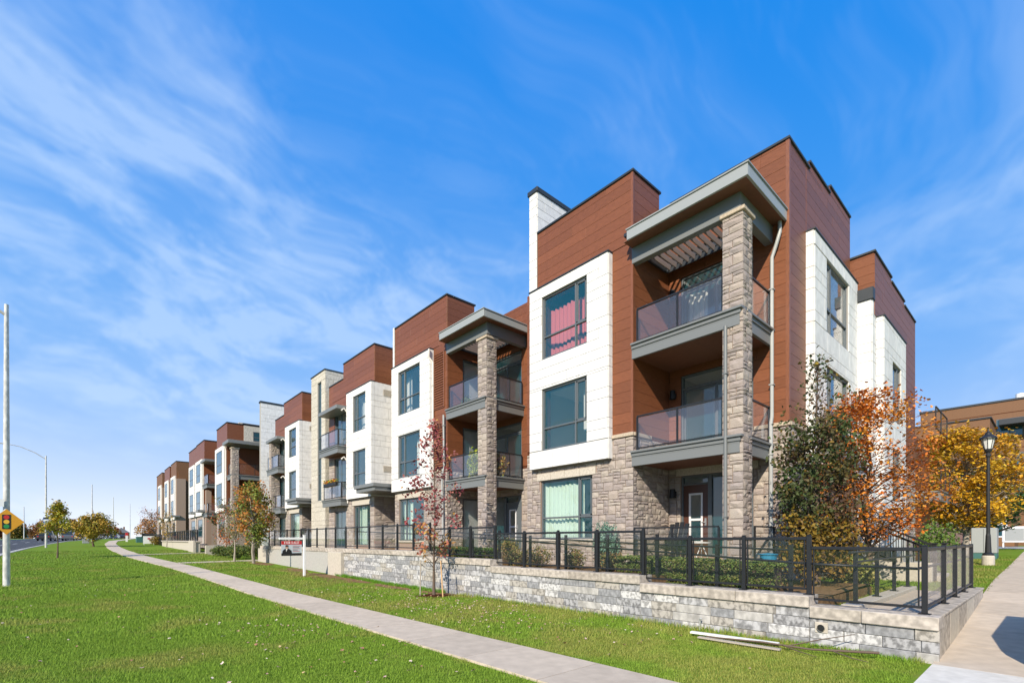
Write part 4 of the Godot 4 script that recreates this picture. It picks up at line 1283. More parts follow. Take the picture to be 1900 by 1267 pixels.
	# garden paths to the gap between the blocks
	for q in [[36.2, 4.6, 37.0, 9.6], [49.6, 3.6, 51.5, 9.0]]:
		mb = MB.new()
		for k in 6:
			var t0 := k / 6.0; var t1 := (k + 1) / 6.0
			var a0 := lerpf(q[0], q[2], t0); var a1 := lerpf(q[0], q[2], t1)
			var b0 := lerpf(q[1], q[3], t0); var b1 := lerpf(q[1], q[3], t1)
			mb.outq(P(a0, ga(a0) + 0.03, b0), P(a1, ga(a1) + 0.03, b1), P(a1 + 1.1, ga(a1 + 1.1) + 0.03, b1), P(a0 + 1.1, ga(a0 + 1.1) + 0.03, b0), Vector3.UP)
			mb.outq(P(a0, ga(a0) + 0.03, b0), P(a1, ga(a1) + 0.03, b1), P(a1, ga(a1) - 0.05, b1), P(a0, ga(a0) - 0.05, b0), Vector3(1, 0, 0))
		kind(put("garden_path", mb, M.walk2), "structure")
	# side walk climbing past the east wall
	mb = MB.new()
	var sb := []
	var b := -4.8
	while b < 75.0:
		sb.append(b); b += 1.55
	for i in sb.size() - 1:
		mb.outq(P(1.18, gb(sb[i]) + 0.0, sb[i]), P(-3.2, gb(sb[i]) + 0.0, sb[i]), P(-3.2, gb(sb[i + 1]) + 0.0, sb[i + 1]), P(1.18, gb(sb[i + 1]) + 0.0, sb[i + 1]), Vector3.UP)
	var sw := kind(put("side_walk", mb, M.joint_block), "structure")
	for i in sb.size() - 1:
		for c in [[-3.2, -1.02], [-1.0, 1.18]]:
			var s := MB.new()
			var B0: float = sb[i] + 0.006; var B1: float = sb[i + 1] - 0.006
			var m: Material = M.walk_new if sb[i + 1] < 9.9 else wm[rng.randi() % 3]
			var y0 := gb(B0) + 0.035; var y1 := gb(B1) + 0.035
			s.outq(P(c[0], y0, B0), P(c[1], y0, B0), P(c[1], y1, B1), P(c[0], y1, B1), Vector3.UP)
			s.outq(P(c[1], y0, B0), P(c[1], y1, B1), P(c[1], y1 - 0.07, B1), P(c[1], y0 - 0.07, B0), Vector3(-1, 0, 0))
			s.outq(P(c[0], y0, B0), P(c[1], y0, B0), P(c[1], y0 - 0.05, B0), P(c[0], y0 - 0.05, B0), Vector3(0, 0, 1))
			s.outq(P(c[0], y1, B1), P(c[1], y1, B1), P(c[1], y1 - 0.05, B1), P(c[0], y1 - 0.05, B1), Vector3(0, 0, -1))
			put("slab", s, m, sw)
	# lawn strip by the lamp and the lane behind it
	mb = MB.new()
	for i in 30:
		var b0 := 16.6 + i * 1.0
		mb.outq(P(3.9, gb(b0) + 0.02, b0), P(1.19, gb(b0) + 0.02, b0), P(1.19, gb(b0 + 1.0) + 0.02, b0 + 1.0), P(3.9, gb(b0 + 1.0) + 0.02, b0 + 1.0), Vector3.UP)
	kind(put("side_lawn", mb, M.lawn), "structure")
	mb = MB.new()
	mb.outq(P(30.0, gb(47.0) + 0.02, 47.0), P(-30.0, gb(47.0) + 0.02, 47.0), P(-30.0, gb(55.0) + 0.02, 55.0), P(30.0, gb(55.0) + 0.02, 55.0), Vector3.UP)
	kind(put("rear_lane", mb, M.concrete_grey), "structure")
	# beds behind the retaining wall, and the ramp along it
	mb = MB.new()
	for q in [[2.9, 6.3, 0.72], [6.3, 12.0, 0.95], [12.0, 16.0, 1.12], [16.0, 37.0, 1.28]]:
		mb.outq(P(q[0], q[2], 9.6), P(q[1], q[2], 9.6), P(q[1], q[2] + 0.05, 14.0), P(q[0], q[2] + 0.05, 14.0), Vector3.UP)
		mb.outq(P(q[0], q[2], 9.6), P(q[0], q[2], 14.0), P(q[0], 0.0, 14.0), P(q[0], 0.0, 9.6), Vector3(1, 0, 0))
	kind(put("garden_bed", mb, M.soil), "structure")
	mb = MB.new()
	mb.outq(P(2.9, 0.46, 10.6), P(1.3, 0.46, 9.6), P(1.3, 0.5, 16.4), P(2.9, 0.5, 16.4), Vector3.UP)
	mb.outq(P(2.9, 0.46, 9.6), P(1.3, 0.46, 9.6), P(1.3, 0.461, 9.61), P(2.9, 0.46, 10.6), Vector3.UP)
	kind(put("corner_paving", mb, M.walk1), "structure")
	mb = MB.new()
	mb.outq(P(4.74, 0.62, 11.0), P(2.75, 0.5, 11.0), P(2.75, 0.55, 19.5), P(4.74, 0.66, 19.5), Vector3.UP)
	kind(put("corner_lawn", mb, M.lawn), "structure")
	# bare soil at the foot of the wall and mulch round the sapling
	patch("soil_patch", M.soil, [[13.6, 9.1], [17.0, 9.0], [20.5, 8.85], [23.5, 8.7], [27.5, 8.8]], 0.42, 3)
	patch("soil_patch", M.soil, [[21.2, 8.2], [24.2, 8.15], [26.5, 8.3], [33.8, 8.6]], 0.5, 5)
	patch("mulch_ring", M.mulch, [[13.32, 8.5]], 0.62, 8)
	patch("soil_patch", M.soil, [[9.8, 6.0], [12.0, 6.1]], 0.0, 9)
	patch("soil_patch", M.soil, [[27.5, -0.6], [30.0, -0.9]], 0.0, 11)

func patch(called: String, m: Material, spots: Array, r: float, seed_: int) -> void:
	if r <= 0.0: return
	var g := RandomNumberGenerator.new(); g.seed = seed_
	var mb := MB.new()
	for i in spots.size():
		var s: Array = spots[i]
		var pts := []
		var along := 1.0
		if spots.size() > 1: along = 3.6
		for k in 22:
			var t := TAU * k / 22
			var rr := r * g.randf_range(0.75, 1.2)
			pts.append([s[0] + cos(t) * rr * along, s[1] + sin(t) * rr])
		for k in 22:
			var p: Array = pts[k]; var q: Array = pts[(k + 1) % 22]
			var h := 0.05 if spots.size() == 1 else 0.012
			mb.outq(P(s[0], ga(s[0]) + h + 0.004 * i, s[1]), P(p[0], ga(p[0]) + 0.005 + 0.002 * i, p[1]), P(q[0], ga(q[0]) + 0.005 + 0.002 * i, q[1]), P(s[0], ga(s[0]) + h + 0.004 * i, s[1]), Vector3.UP)
	kind(put(called, mb, m), "structure")

# ---------------------------------------------------------------- retaining wall and fence
const STEP := [[1.12, 2.8, 0.69], [2.8, 6.15, 0.855], [6.15, 11.41, 1.02], [11.41, 15.14, 1.215], [15.14, 36.6, 1.4]]

func retaining_wall() -> void:
	var t := thing("retaining_wall", "long stepped retaining wall of grey-white stained concrete blocks under a black fence", "wall", P(12.0, 0.0, 9.5))
	var core := MB.new()
	var blocks := pick("block", 6); var caps := pick("cap", 3)
	var cz := 0.1725
	for s in STEP:
		var hi: float = s[2] - 0.2
		box(core, s[0] + 0.03, s[1], -0.3, hi, 9.35, 9.72)
		var a: float = s[0]
		while a < s[1] - 0.01:
			var l := rng.randf_range(0.75, 1.3)
			if s[1] - a - l < 0.5: l = s[1] - a
			var c := one("capstone", t, caps[rng.randi() % 3], a + 0.003, a + l - 0.003, hi, s[2], 9.27 + rng.randf_range(-0.008, 0.008), 9.78, 0.012)
			a += l
		# courses
		var row := 0
		var y := hi - cz
		if s[0] < 15.0 or true:
			while y > -0.4:
				a = s[0] - rng.randf_range(0.0, 0.3)
				var end: float = minf(s[1], 22.4) if s[0] > 15 else s[1]
				while a < end - 0.01:
					var l := rng.randf_range(0.42, 0.85)
					if end - a - l < 0.25: l = end - a
					var a0 := maxf(a, s[0])
					if l - (a0 - a) > 0.05 and y + cz > ga(a0) - 0.05:
						var w := l - (a0 - a) - 0.006
						w = snappedf(w, 0.02) if w > 0.1 else w
						piece("block", t, slab(w, cz - 0.005, 0.05 + 0.006 * (rng.randi() % 3), 0.008), blocks[rng.randi() % 6], "F", 9.37, [a0, a + l, y, y + cz])
					a += l
				y -= cz
	# plain concrete length and pilasters further west
	box(core, 22.5, 36.6, -0.2, 1.2, 9.3, 9.72)
	for q in [[22.4, 24.0], [34.6, 36.6]]: one("pilaster", t, M.concrete, q[0], q[1], -0.1, 1.22, 9.15, 9.5, 0.015)
	put("wall_core", core, M.concrete_grey, t)
	# east return
	var e := MB.new()
	box(e, 1.25, 1.5, -0.3, 0.63, 9.36, 15.9)
	put("wall_core", e, M.concrete_grey, t)
	var b := 9.36
	while b < 15.8:
		var l := minf(rng.randf_range(0.85, 1.25), 15.9 - b)
		if 15.9 - b - l < 0.4: l = 15.9 - b
		one("side_slab", t, caps[rng.randi() % 3] if rng.randf() < 0.6 else M.concrete, 1.14, 1.26, -0.2, 0.645, b + 0.004, b + l - 0.004, 0.01)
		b += l
	one("side_coping", t, M.cap0, 1.12, 1.62, 0.646, 0.69, 9.79, 15.92, 0.01)
	# drain pipe through the wall
	var ring := MB.new()
	var c := P(2.62, 0.34, 9.30)
	ring.tube([c, c + Vector3(0, 0, 0.045)], [0.058, 0.058], 14, false)
	put("drain_pipe", ring, M.concrete, t)
	var hole := MB.new()
	hole.tube([c + Vector3(0, 0, 0.03), c + Vector3(0, 0, 0.04)], [0.05, 0.05], 14)
	put("drain_mouth", hole, M.black, t)
	one("drain_block", t, M.concrete, 2.53, 2.72, 0.25, 0.43, 9.295, 9.33, 0.008)
	# second wall, far blocks
	var t2 := thing("retaining_wall", "pale concrete garden wall in front of the second block of houses", "wall", P(60.0, 0.6, 8.2))
	one("wall_core", t2, M.concrete, 53.0, 78.0, 0.3, 1.55, 8.0, 8.35, 0.02)
	one("capstone", t2, M.cap2, 52.9, 78.1, 1.55, 1.7, 7.9, 8.45, 0.02)
	one("pilaster", t2, M.concrete, 52.9, 55.5, 0.3, 1.72, 7.75, 7.99, 0.02)
	one("stair_cheek", t2, M.concrete, 49.6, 49.9, 0.4, 1.3, 8.2, 10.0, 0.02)

func fence() -> void:
	var t := thing("glass_fence", "black metal fence with smoked glass panels along the stepped retaining wall", "fence", P(12.0, 1.0, 9.55))
	var posts := [1.32, 2.88, 4.0, 5.1, 6.23, 7.55, 8.86, 10.18, 11.49, 12.76, 13.97, 15.22]
	var a := 16.4
	while a < 36.5:
		posts.append(a); a += 1.27
	var lev := func(x): # cap height just west of x
		for s in STEP:
			if x < s[1]: return s[2]
		return 1.4
	var key := {}
	for i in posts.size():
		var lo: float = lev.call(posts[i] - 0.05); var hi: float = lev.call(posts[i] + 0.15)
		if i == 0: lo = 0.69
		var mb := MB.new()
		box(mb, posts[i] - 0.035, posts[i] + 0.035, lo + 0.012, hi + 1.03, 9.515, 9.585, 0.006)
		box(mb, posts[i] - 0.075, posts[i] + 0.075, lo, lo + 0.012, 9.475, 9.625, 0.003)
		box(mb, posts[i] - 0.028, posts[i] + 0.028, hi + 1.03, hi + 1.05, 9.522, 9.578, 0.006)
		put("post", mb, M.dark_metal, t)
	for i in posts.size() - 1:
		var p: float = posts[i] + 0.036; var q: float = posts[i + 1] - 0.036
		var y: float = lev.call(posts[i] + 0.15)
		one("top_rail", t, M.dark_metal, p, q, y + 0.955, y + 1.01, 9.52, 9.58, 0.008)
		one("bottom_rail", t, M.dark_metal, p, q, y + 0.08, y + 0.12, 9.53, 9.57, 0.005)
		for x in [p + 0.035, q - 0.035]: one("baluster", t, M.dark_metal, x - 0.01, x + 0.01, y + 0.12, y + 0.955, 9.54, 9.56)
		one("glass_panel", t, M.fence_glass, p + 0.05, q - 0.05, y + 0.125, y + 0.95, 9.546, 9.554)
	# handrail of the ramp, fixed behind the posts
	var hr := MB.new()
	hr.tube([P(22.0, 2.2, 9.66), P(15.2, 2.0, 9.66), P(10.0, 1.76, 9.66), P(2.9, 1.39, 9.66), P(1.42, 1.37, 9.66), P(1.42, 1.37, 15.5)], [0.022, 0.022, 0.022, 0.022, 0.022, 0.022], 8)
	put("handrail", hr, M.dark_metal, t)
	# east leg
	var bp := [9.55, 11.4, 12.85, 14.2, 15.6]
	for i in range(1, 5):
		var mb := MB.new()
		box(mb, 1.285, 1.355, 0.705, 1.72, bp[i] - 0.035, bp[i] + 0.035, 0.006)
		box(mb, 1.245, 1.395, 0.692, 0.705, bp[i] - 0.075, bp[i] + 0.075, 0.003)
		put("post", mb, M.dark_metal, t)
	for i in 4:
		one("top_rail", t, M.dark_metal, 1.29, 1.35, 1.645, 1.7, bp[i] + 0.036, bp[i + 1] - 0.036, 0.008)
		one("bottom_rail", t, M.dark_metal, 1.3, 1.34, 0.77, 0.81, bp[i] + 0.036, bp[i + 1] - 0.036, 0.005)
		one("glass_panel", t, M.fence_glass, 1.316, 1.324, 0.815, 1.64, bp[i] + 0.08, bp[i + 1] - 0.08)
	# inner railing on the low wall
	var w := thing("low_wall", "low pale concrete wall carrying four black posts inside the corner fence", "wall", P(2.6, 0.45, 13.5))
	one("wall_body", w, M.concrete, 2.45, 2.75, 0.2, 0.58, 10.9, 16.6, 0.012)
	for b in [11.3, 13.0, 14.7, 16.3]:
		var mb := MB.new()
		box(mb, 2.565, 2.635, 0.592, 1.58, b - 0.035, b + 0.035, 0.006)
		box(mb, 2.52, 2.68, 0.58, 0.592, b - 0.08, b + 0.08, 0.003)
		put("post", mb, M.dark_metal, w)
	var r2 := MB.new()
	r2.tube([P(2.5, 1.4, 10.9), P(2.5, 1.4, 16.6)], [0.022, 0.022], 8)
	r2.tube([P(2.6, 1.57, 10.9), P(2.6, 1.57, 16.6)], [0.028, 0.028], 8)
	put("handrail", r2, M.dark_metal, w)
	# posts of the inner ramp railing behind the near glass
	var v := thing("ramp_railing", "row of short dark posts with a rail between fence and hedge", "railing", P(8.0, 0.9, 10.25))
	var x := 3.4
	while x < 15.0:
		var base := 0.72 if x < 6.3 else (0.95 if x < 12.0 else 1.12)
		one("post", v, M.dark_metal, x - 0.035, x + 0.035, base - 0.02, base + 1.0, 10.2, 10.27, 0.006)
		x += 1.45
	var r3 := MB.new()
	r3.tube([P(14.6, 2.08, 10.235), P(12.0, 1.93, 10.235), P(6.3, 1.7, 10.235), P(3.4, 1.62, 10.235)], [0.02, 0.02, 0.02, 0.02], 8)
	put("handrail", r3, M.dark_metal, v)
	# far fence
	var f := thing("glass_fence", "dark metal fence on the pale garden wall of the second block", "fence", P(60.0, 1.7, 8.15))
	var fx := 53.2
	while fx < 78.0:
		one("post", f, M.dark_metal, fx - 0.04, fx + 0.04, 1.7, 2.75, 8.1, 8.2)
		one("glass_panel", f, M.fence_glass, fx + 0.05, fx + 1.2, 1.82, 2.66, 8.146, 8.154)
		fx += 1.25
	one("top_rail", f, M.dark_metal, 53.2, 78.0, 2.68, 2.74, 8.115, 8.185)
	one("bottom_rail", f, M.dark_metal, 53.2, 78.0, 1.77, 1.81, 8.13, 8.17)
	var f2 := thing("picket_fence", "far dark metal fence beside the last houses of the terrace", "fence", P(92.0, 1.3, 8.2))
	fx = 80.0
	while fx < 108.0:
		one("post", f2, M.dark_metal, fx - 0.04, fx + 0.04, ga(fx), ga(fx) + 1.5, 8.1, 8.2)
		fx += 1.3
	for y in [0.7, 1.4]:
		var fb := MB.new()
		bar(fb, P(80.0, ga(80.0) + y, 8.15), P(107.5, ga(107.5) + y, 8.15), 0.06, 0.06)
		put("rail", fb, M.dark_metal, f2)

func side_stairs() -> void:
	var t := thing("entrance_stairs", "concrete steps with black balustrades leading to the side entrance", "stairs", P(3.0, 0.7, 21.0))
	for i in 6:
		one("step", t, M.concrete, 2.2 + i * 0.29, 2.2 + (i + 1) * 0.29 if i < 5 else 3.88, 0.45, 0.78 + i * 0.17, 18.5, 20.2, 0.01)
	one("cheek_wall", t, M.concrete, 2.35, 3.88, 0.3, 1.15, 18.2, 18.48, 0.015)
	for b in [18.42, 20.3]:
		var mb := MB.new()
		bar(mb, P(3.85, 2.25, b), P(2.35, 1.5, b), 0.06, 0.06)
		bar(mb, P(3.85, 1.45, b), P(2.35, 0.75, b), 0.04, 0.04)
		var o := put("balustrade", mb, M.dark_metal, t)
		for k in 11:
			var a := 3.75 - k * 0.135
			var y := lerpf(2.2, 1.5, k / 10.0)
			one("baluster", o, M.dark_metal, a - 0.01, a + 0.01, y - 0.75, y, b - 0.01, b + 0.01)
		one("newel", o, M.dark_metal, 2.28, 2.38, 0.6, 1.68, b - 0.05, b + 0.05, 0.01)
		one("newel_cap", o, M.dark_metal, 2.25, 2.41, 1.68, 1.72, b - 0.08, b + 0.08, 0.01)

# ---------------------------------------------------------------- plants
func leaf_quad(mb: MB, c: Vector3, s: float, g: RandomNumberGenerator, flat := 0.0) -> void:
	var d := Vector3(g.randf_range(-1, 1), g.randf_range(-1, 1) * (1.0 - flat), g.randf_range(-1, 1)).normalized()
	var e := Vector3(g.randf_range(-1, 1), g.randf_range(-1, 1) * (1.0 - flat), g.randf_range(-1, 1))
	var w := d.cross(e).normalized()
	if flat > 0.0: w = d.cross(Vector3.UP.lerp(e, 0.4)).normalized()
	var n := d.cross(w).normalized()
	var p0 := c - d * s * 0.5; var p2 := c + d * s * 0.55
	var p1 := c + w * s * 0.36 + n * s * 0.1 - d * s * 0.06; var p3 := c - w * s * 0.36 + n * s * 0.1 - d * s * 0.06
	mb.tri(p0, p1, p2); mb.tri(p0, p2, p3)

func tone(c: Color, g: RandomNumberGenerator, spread := 0.3) -> Color:
	var k := 1.0 + g.randf_range(-spread, spread)
	return Color(c.r * k, c.g * k * (1.0 + g.randf_range(-0.08, 0.08)), c.b * k)

func profile(shape: String, t: float) -> float:
	match shape:
		"column": return 0.75 + 0.25 * sin(t * PI) if t < 0.7 else (1.0 - t) / 0.3 * 0.85 + 0.05
		"cone": return (1.0 - t) * 0.95 + 0.08
		"vase": return 0.25 + 0.75 * sin(minf(t * 1.15, 1.0) * PI * 0.62)
		"wide": return sqrt(maxf(0.02, 1.0 - pow((t - 0.42) / 0.6, 2)))
	return sqrt(maxf(0.02, 1.0 - pow((t - 0.5) / 0.52, 2)))

func tree(called: String, label: String, category: String, at: Vector3, o: Dictionary, group := "") -> Node3D:
	var g := RandomNumberGenerator.new()
	g.seed = hash(label)
	var t := thing(called, label, category, at, group)
	var h: float = o.h; var y0: float = o.y0; var rx: float = o.rx; var ls: float = o.ls
	var lean: Vector3 = o.get("lean", Vector3.ZERO)
	var tr := MB.new()
	var lf := MB.new(); lf.use_col = true
	var stems: int = o.get("stems", 1)
	var axes := []
	for s in stems:
		var pts := []; var rad := []
		var out := Vector3(cos(s * 2.4 + 0.7), 0, sin(s * 2.4 + 0.7)) * (0.0 if stems == 1 else rx * 0.3)
		for i in 7:
			var f := i / 6.0
			pts.append(at + Vector3(g.randf_range(-1, 1) * o.tr * 1.1 * (1 if i > 0 else 0), h * 0.93 * f, g.randf_range(-1, 1) * o.tr * 1.1 * (1 if i > 0 else 0)) + out * f + lean * f)
			rad.append(o.tr * (1.0 - 0.85 * f) * (1.35 if i == 0 else 1.0))
		tr.tube(pts, rad, 8)
		axes.append(pts)
	var pal: Array = o.pal
	var nc: int = o.n
	for i in nc:
		var f := (i + g.randf()) / nc
		f = pow(f, o.get("bias", 1.0))
		var r := rx * profile(o.shape, f) * pow(g.randf(), 0.42)
		var th := g.randf() * TAU
		var cy := lerpf(y0, h, f)
		var c := at + Vector3(cos(th) * r, cy, sin(th) * r) + lean * (cy / h)
		var axis: Array = axes[i % stems]
		var k := clampf((cy - 0.45 * r - 0.25) / (h * 0.93), 0.1, 0.97) * 6.0
		var p0: Vector3 = axis[int(k)].lerp(axis[mini(int(k) + 1, 6)], k - int(k))
		var mid := p0.lerp(c, 0.55) + Vector3(0, -0.06 * r, 0)
		var br: float = clampf(o.tr * 0.32 * (1.0 - f * 0.6), 0.006, 0.09)
		tr.tube([p0, mid, c], [br, br * 0.6, br * 0.25], 5, false)
		var cs: float = o.cs * g.randf_range(0.7, 1.25)
		var set_i: int = o.get("zone", func(_a, _b): return -1).call(f, c - at)
		if set_i < 0: set_i = g.randi() % pal.size()
		var col: Color = pal[set_i]
		var fl: float = o.get("flat", 0.0)
		for q in int(o.lpc * g.randf_range(0.6, 1.3) * (0.12 if f > o.get("thin", 2.0) else 1.0)):
			var u := Vector3(g.randfn(), g.randfn() * (1.0 - fl * 0.6), g.randfn()) * cs * 0.5
			if u.length() > cs * 1.2: u *= 0.6
			lf.col = tone(pal[g.randi() % pal.size()] if g.randf() < 0.18 else col, g)
			leaf_quad(lf, c + u, ls * g.randf_range(0.7, 1.25), g, fl)
		# twigs inside the cluster
		for q in o.get("twigs", 2):
			var u := Vector3(g.randfn(), g.randfn(), g.randfn()) * cs * 0.5
			tr.tube([mid.lerp(c, 0.6), c + u], [br * 0.4, br * 0.15], 4, false)
	put("trunk", tr, o.get("bark", M.bark), t)
	put("crown", lf, M.leaf, t)
	return t

func shrub(called: String, label: String, category: String, at: Vector3, r: Vector3, n: int, ls: float, pal: Array, group := "") -> Node3D:
	var g := RandomNumberGenerator.new()
	g.seed = hash(label) + int(at.x * 100.0)
	var t := thing(called, label, category, at, group)
	var st := MB.new(); var lf := MB.new(); lf.use_col = true
	for i in 9:
		var d := Vector3(g.randf_range(-0.7, 0.7) * r.x, r.y * g.randf_range(1.0, 1.7), g.randf_range(-0.7, 0.7) * r.z)
		st.tube([at, at + d * 0.5 + Vector3(g.randf_range(-0.05, 0.05), 0, 0), at + d], [0.012, 0.009, 0.004], 5, false)
	for i in n:
		var u := Vector3(g.randfn(), g.randfn(), g.randfn()).normalized() * pow(g.randf(), 0.3)
		var lump := 1.0 + 0.18 * sin(u.x * 7.0 + at.x) + 0.15 * sin(u.z * 9.0 + u.y * 6.0)
		lf.col = tone(pal[g.randi() % pal.size()], g)
		leaf_quad(lf, at + Vector3(u.x * r.x * lump, r.y + u.y * r.y * lump, u.z * r.z * lump), ls * g.randf_range(0.7, 1.3), g)
	put("stem", st, M.bark, t)
	put("foliage", lf, M.leaf, t)
	return t

func hedge(label: String, a0: float, a1: float, b0: float, b1: float, y0: float, y1: float, n: int, pal: Array) -> void:
	var g := RandomNumberGenerator.new(); g.seed = 91
	var t := thing("hedge", label, "hedge", P((a0 + a1) / 2, y0, (b0 + b1) / 2))
	one("branch_mass", t, M.bark, a0 + 0.1, a1 - 0.1, y0, y1 - 0.12, b0 + 0.12, b1 - 0.12)
	var lf := MB.new(); lf.use_col = true
	var bump := FastNoiseLite.new(); bump.frequency = 1.4; bump.seed = 3
	for i in n:
		var a := g.randf_range(a0, a1); var y := y0 + (y1 - y0) * g.randf(); var b := g.randf_range(b0, b1)
		var side := g.randi() % 10
		if side < 4: b = b0 + 0.1 * g.randf()
		elif side < 8: y = y1 - 0.09 * g.randf()
		y += bump.get_noise_2d(a * 2.0, b * 2.0) * 0.07 + (0.04 * (a - a0) / (a1 - a0))
		b += bump.get_noise_2d(a * 2.0, y * 2.0 + 40.0) * 0.09
		lf.col = tone(pal[g.randi() % pal.size()], g, 0.35)
		leaf_quad(lf, P(a, y, b), 0.05 * g.randf_range(0.7, 1.3), g)
	put("foliage", lf, M.leaf, t)

func tuft(seed_: int, blades: int, hh: float, spread: float, wid: float) -> ArrayMesh:
	var g := RandomNumberGenerator.new(); g.seed = seed_
	var mb := MB.new(); mb.use_col = true
	for i in blades:
		var p := Vector3(g.randf_range(-spread, spread), 0, g.randf_range(-spread, spread))
		var th := g.randf() * TAU
		var d := Vector3(cos(th), 0, sin(th))
		var s := Vector3(-d.z, 0, d.x) * wid
		var h := hh * g.randf_range(0.55, 1.2)
		var m := p + d * h * 0.25 + Vector3(0, h * 0.62, 0)
		var e := p + d * h * 0.75 + Vector3(0, h * 0.95, 0)
		var k := g.randf_range(0.8, 1.2)
		mb.col = Color(k, k, k)
		mb.quad(p - s, p + s, m + s * 0.8, m - s * 0.8)
		mb.tri(m - s * 0.8, m + s * 0.8, e)
	return mb.mesh()

func on_walk(a: float, b: float) -> bool:
	var w := walk_b(a)
	return b > w - 1.27 and b < w + 0.02

func make_grass() -> void:
	var g := RandomNumberGenerator.new(); g.seed = 1234
	var pn := FastNoiseLite.new(); pn.frequency = 0.35; pn.fractal_octaves = 4; pn.seed = 8
	var xs: Array[Transform3D] = []
	var cs: Array[Color] = []
	# distance bands from the camera: [from, to, spacing, size]
	for band in [[3.0, 9.0, 0.05, 1.0], [9.0, 16.0, 0.085, 1.5], [16.0, 28.0, 0.16, 2.4], [28.0, 60.0, 0.34, 4.2]]:
		var a := 1.25
		while a < 62.0:
			var b: float = -4.6
			while b < 9.3:
				var aa: float = a + g.randf_range(-0.5, 0.5) * band[2]; var bb: float = b + g.randf_range(-0.5, 0.5) * band[2]
				b += band[2]
				var t := aa * 0.7466 + bb * 0.6652
				if t < band[0] or t >= band[1]: continue
				var u := (-aa * 0.6652 + bb * 0.7466) / t
				if u < -1.12 or u > 1.12: continue
				if on_walk(aa, bb) or bb < kerb(aa) + 0.35 or aa < 1.26: continue
				var n := pn.get_noise_2d(aa, bb)
				if Vector2(aa - 13.32, bb - 8.5).length() < 0.55: continue
				# thin grass on the bare soil near the wall
				if aa > 13.0 and bb > 8.35 + 0.5 * pn.get_noise_1d(aa * 2.0) and g.randf() < 0.9: continue
				var s: float = band[3] * g.randf_range(0.75, 1.25)
				var hs: float = s if band[3] < 2.0 else 1.7 * g.randf_range(0.8, 1.2)
				if bb > 9.0 and aa > 1.3 and g.randf() < 0.5: hs *= 2.2
				var bs := Basis(Vector3.UP, g.randf() * TAU).scaled(Vector3(s, hs, s))
				xs.append(Transform3D(bs, P(aa, ga(aa), bb)))
				# dry patches follow the noise; right of the walk the turf is more worn
				var dry_ := smoothstep(0.05, 0.5, n + (0.34 if bb > 5.5 else -0.02))
				var c := Color(0.185, 0.295, 0.03).lerp(Color(0.30, 0.29, 0.07), dry_ * 0.75)
				var k := g.randf_range(0.75, 1.25)
				cs.append(Color(c.r * k, c.g * k, c.b * k))
			a += band[2]
	# strips beside the side walk and inside the corner
	for q in [[1.25, 3.85, 16.8, 33.0, 0.14, 2.2], [2.8, 4.7, 11.1, 19.3, 0.11, 1.7]]:
		var a2: float = q[0]
		while a2 < q[1]:
			var b2: float = q[2]
			while b2 < q[3]:
				var aa: float = a2 + g.randf_range(-0.5, 0.5) * q[4]; var bb: float = b2 + g.randf_range(-0.5, 0.5) * q[4]
				b2 += q[4]
				if Vector2(aa - 3.6, bb - 12.5).length() < 0.8: continue
				var yy := gb(bb) + 0.02 if q[0] < 2.0 else 0.5 + (aa - 2.75) * 0.06 + (bb - 11.0) * 0.005
				xs.append(Transform3D(Basis(Vector3.UP, g.randf() * TAU).scaled(Vector3(q[5], 1.4, q[5])), P(aa, yy, bb)))
				var k := g.randf_range(0.75, 1.25)
				var c := Color(0.165, 0.26, 0.03).lerp(Color(0.29, 0.28, 0.07), smoothstep(0.0, 0.5, pn.get_noise_2d(aa, bb) + 0.15))
				cs.append(Color(c.r * k, c.g * k, c.b * k))
			a2 += q[4]
	# longer tufts at the foot of the wall
	for i in 900:
		var aa := g.randf_range(13.8, 23.0)
		if i > 600: aa = g.randf_range(1.4, 12.0)
		var bb := g.randf_range(9.12, 9.3)
		xs.append(Transform3D(Basis(Vector3.UP, g.randf() * TAU).scaled(Vector3(1.6, g.randf_range(2.2, 4.2) if i <= 600 else 2.0, 1.6)), P(aa, ga(aa), bb)))
		cs.append(Color(0.12, 0.27, 0.02))
	var mesh := tuft(5, 9, 0.04, 0.035, 0.0024)
	var mm := MultiMesh.new()
	mm.transform_format = MultiMesh.TRANSFORM_3D
	mm.use_colors = true
	mm.mesh = mesh
	mm.instance_count = xs.size()
	for i in xs.size():
		mm.set_instance_transform(i, xs[i])
		mm.set_instance_color(i, cs[i])
	var o := MultiMeshInstance3D.new()
	o.name = "grass"
	o.multimesh = mm
	o.material_override = M.grass
	add_child(o)
	kind(o, "stuff")
	tag(o, "mown green grass covering the front lawn", "grass")
	print("grass ", xs.size())
	# fallen leaves
	var lm := MB.new(); lm.use_col = true; lm.col = Color(1, 1, 1)
	var pts := []
	for i in 8:
		var th := TAU * i / 8; var r := 0.031 * (1.0 if i % 2 == 0 else 0.62)
		pts.append(Vector3(cos(th) * r, 0.006 * sin(th * 2.0), sin(th) * r * 0.8))
	for i in 8: lm.tri(Vector3.ZERO, pts[(i + 1) % 8], pts[i])
	var mm2 := MultiMesh.new()
	mm2.transform_format = MultiMesh.TRANSFORM_3D
	mm2.use_colors = true
	mm2.mesh = lm.mesh()
	var lx: Array[Transform3D] = []; var lc: Array[Color] = []
	var cols := [Color(0.52, 0.37, 0.32), Color(0.42, 0.27, 0.2), Color(0.56, 0.46, 0.38), Color(0.32, 0.16, 0.11), Color(0.44, 0.32, 0.17)]
